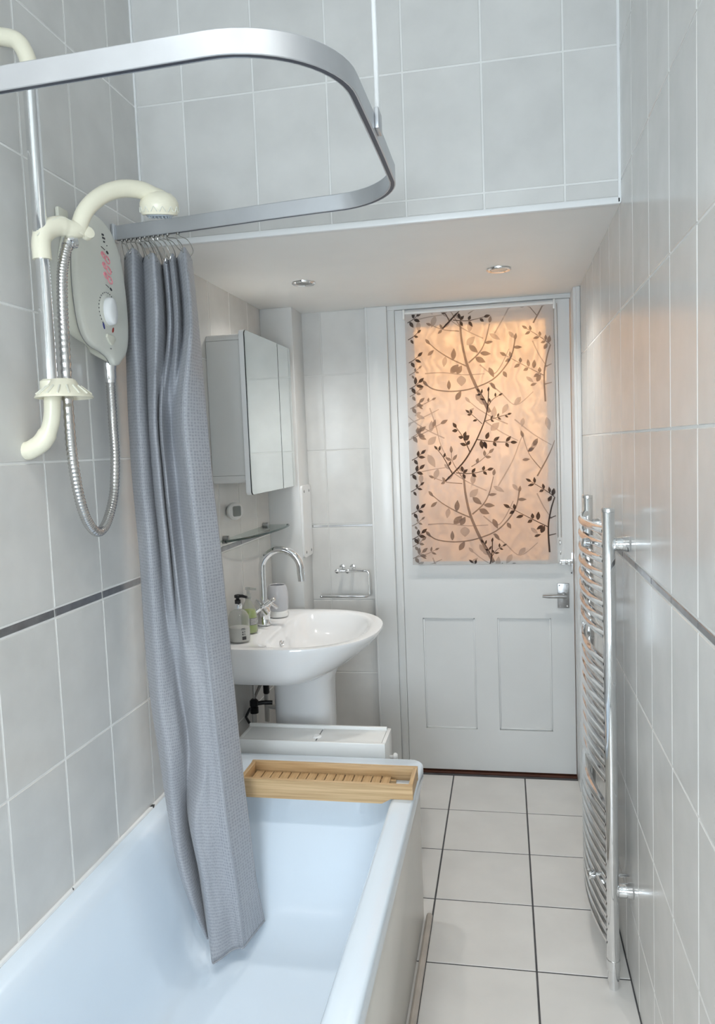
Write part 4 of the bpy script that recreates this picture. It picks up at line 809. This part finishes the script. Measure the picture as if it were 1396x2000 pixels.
# soap dish on the rail
sdh = thing('soap_dish', (rx, ry, 1.535), 'cream ribbed soap dish clipped on the riser rail', 'soap dish')
mb = MB(); mb.lathe([(.022, .026), (.026, .024), (.034, .012), (.062, -.008), (.064, -.012), (.060, -.013), (.032, .006), (.020, .010)], (rx+.030, ry-.004, 1.535), 28, sx=.85, sy=1.0); dsh = build('dish', mb, 'ivory', sdh)
mb = MB(); mb.lathe([(.0165, -.006), (.022, -.004), (.022, .022), (.0165, .026)], (rx, ry, 1.536), 20); build('clip', mb, 'ivory', sdh)
rb = None
for k in range(16):
    a = 2*PI*k/16; c_, s_ = math.cos(a)*.85, math.sin(a)
    p0 = Vector((rx+.030+c_*.037, ry-.004+s_*.037, 1.546)); p1 = Vector((rx+.030+c_*.060, ry-.004+s_*.060, 1.5295))
    build('rib', MB().tube([p0, p1], .0022, 6), 'shower_body', dsh)

# hand shower
hs_ = thing('hand_shower', tuple(crd), 'cream hand shower head resting in the slider arm', 'shower head')
hp = catmull([tuple(crd+Vector((.000, .004, -.012))), (-.848, 1.516, 1.912), (-.826, 1.548, 1.952), (-.800, 1.585, 1.975), (-.772, 1.618, 1.981), (-.752, 1.640, 1.974), (-.738, 1.655, 1.962)], 6)
nh = len(hp); rad = [.0165+.0025*math.sin(PI*.5*k/(nh-1)) for k in range(nh)]; rad[-6:] = [.0205, .022, .023, .024, .023, .016]
build('handle', MB().tube(hp, rad, 20), 'ivory', hs_, smooth=60)
hc = Vector((-.742, 1.650, 1.952)); hax = (.08, -.22, 1)
hd_ = build('head', MB().lathe([(.030, -.019), (.039, -.018), (.0415, -.010), (.0425, .0), (.042, .007), (.038, .016), (.028, .026), (.012, .031), (.002, .032)], hc, 32, axis=hax), 'ivory', hs_, smooth=40)
build('spray_face', MB().lathe([(.001, -.021), (.028, -.0215), (.0305, -.019), (.0305, -.015)], hc, 28, axis=hax), 'nozzle', hd_)
A = Vector(hax).normalized(); U = A.orthogonal().normalized(); V = A.cross(U); mb = MB()
for rr_, n in ((.008, 6), (.016, 12), (.024, 18)):
    for k in range(n): p = hc+(U*math.cos(2*PI*k/n)+V*math.sin(2*PI*k/n))*rr_; mb.tube([p-A*.020, p-A*.025], [.0017, .0012], 6)
nz = build('spray_nozzles', mb, 'nozzle', hd_); nz['kind'] = 'stuff'
mb = MB()
for k in range(14):
    a0 = 2*PI*k/14; p = [hc+(U*math.cos(a0+d)+V*math.sin(a0+d))*.0428+A*h for d, h in ((-.16, -.013), (0, -.002), (.16, -.013))]; mb.tube(p, .0009, 6)
build('grip_ribs', mb, 'shower_face', hd_)
# hose
he = thing('shower_hose', (-.88, 1.55, 1.23), 'ribbed chrome hose looping from hand shower to electric shower', 'hose')
hpts = [tuple(crd+Vector((-.004, .000, -.028))), (-.873, 1.486, 1.84), (-.878, 1.468, 1.79), (-.88, 1.461, 1.72), (-.88, 1.458, 1.62), (-.88, 1.456, 1.45), (-.88, 1.466, 1.355), (-.883, 1.492, 1.285), (-.887, 1.530, 1.246), (-.892, 1.572, 1.236), (-.900, 1.622, 1.258), (-.908, 1.672, 1.315), (-.915, 1.702, 1.40), (-.922, 1.715, 1.48), (-.923, 1.717, 1.56), (-.923, 1.717, 1.592)]
fine = catmull(hpts, 40); acc = 0; hpath = [fine[0]]
for a, b_ in zip(fine, fine[1:]):
    acc += (b_-a).length
    if acc >= .00125: hpath.append(b_); acc = 0
hr = [(.0112, .0112, .0100, .0100)[k % 4] for k in range(len(hpath))]
build('hose', MB().tube(hpath, hr, 12), 'hose_chrome', he, smooth=60)
build('hose_nut', MB().tube(hpath[:16], [.0135]*5+[.0145]*6+[.0125]*5, 16), 'chrome', he)
build('hose_nut', MB().tube(hpath[-10:], [.0128]*10, 16), 'chrome', he)
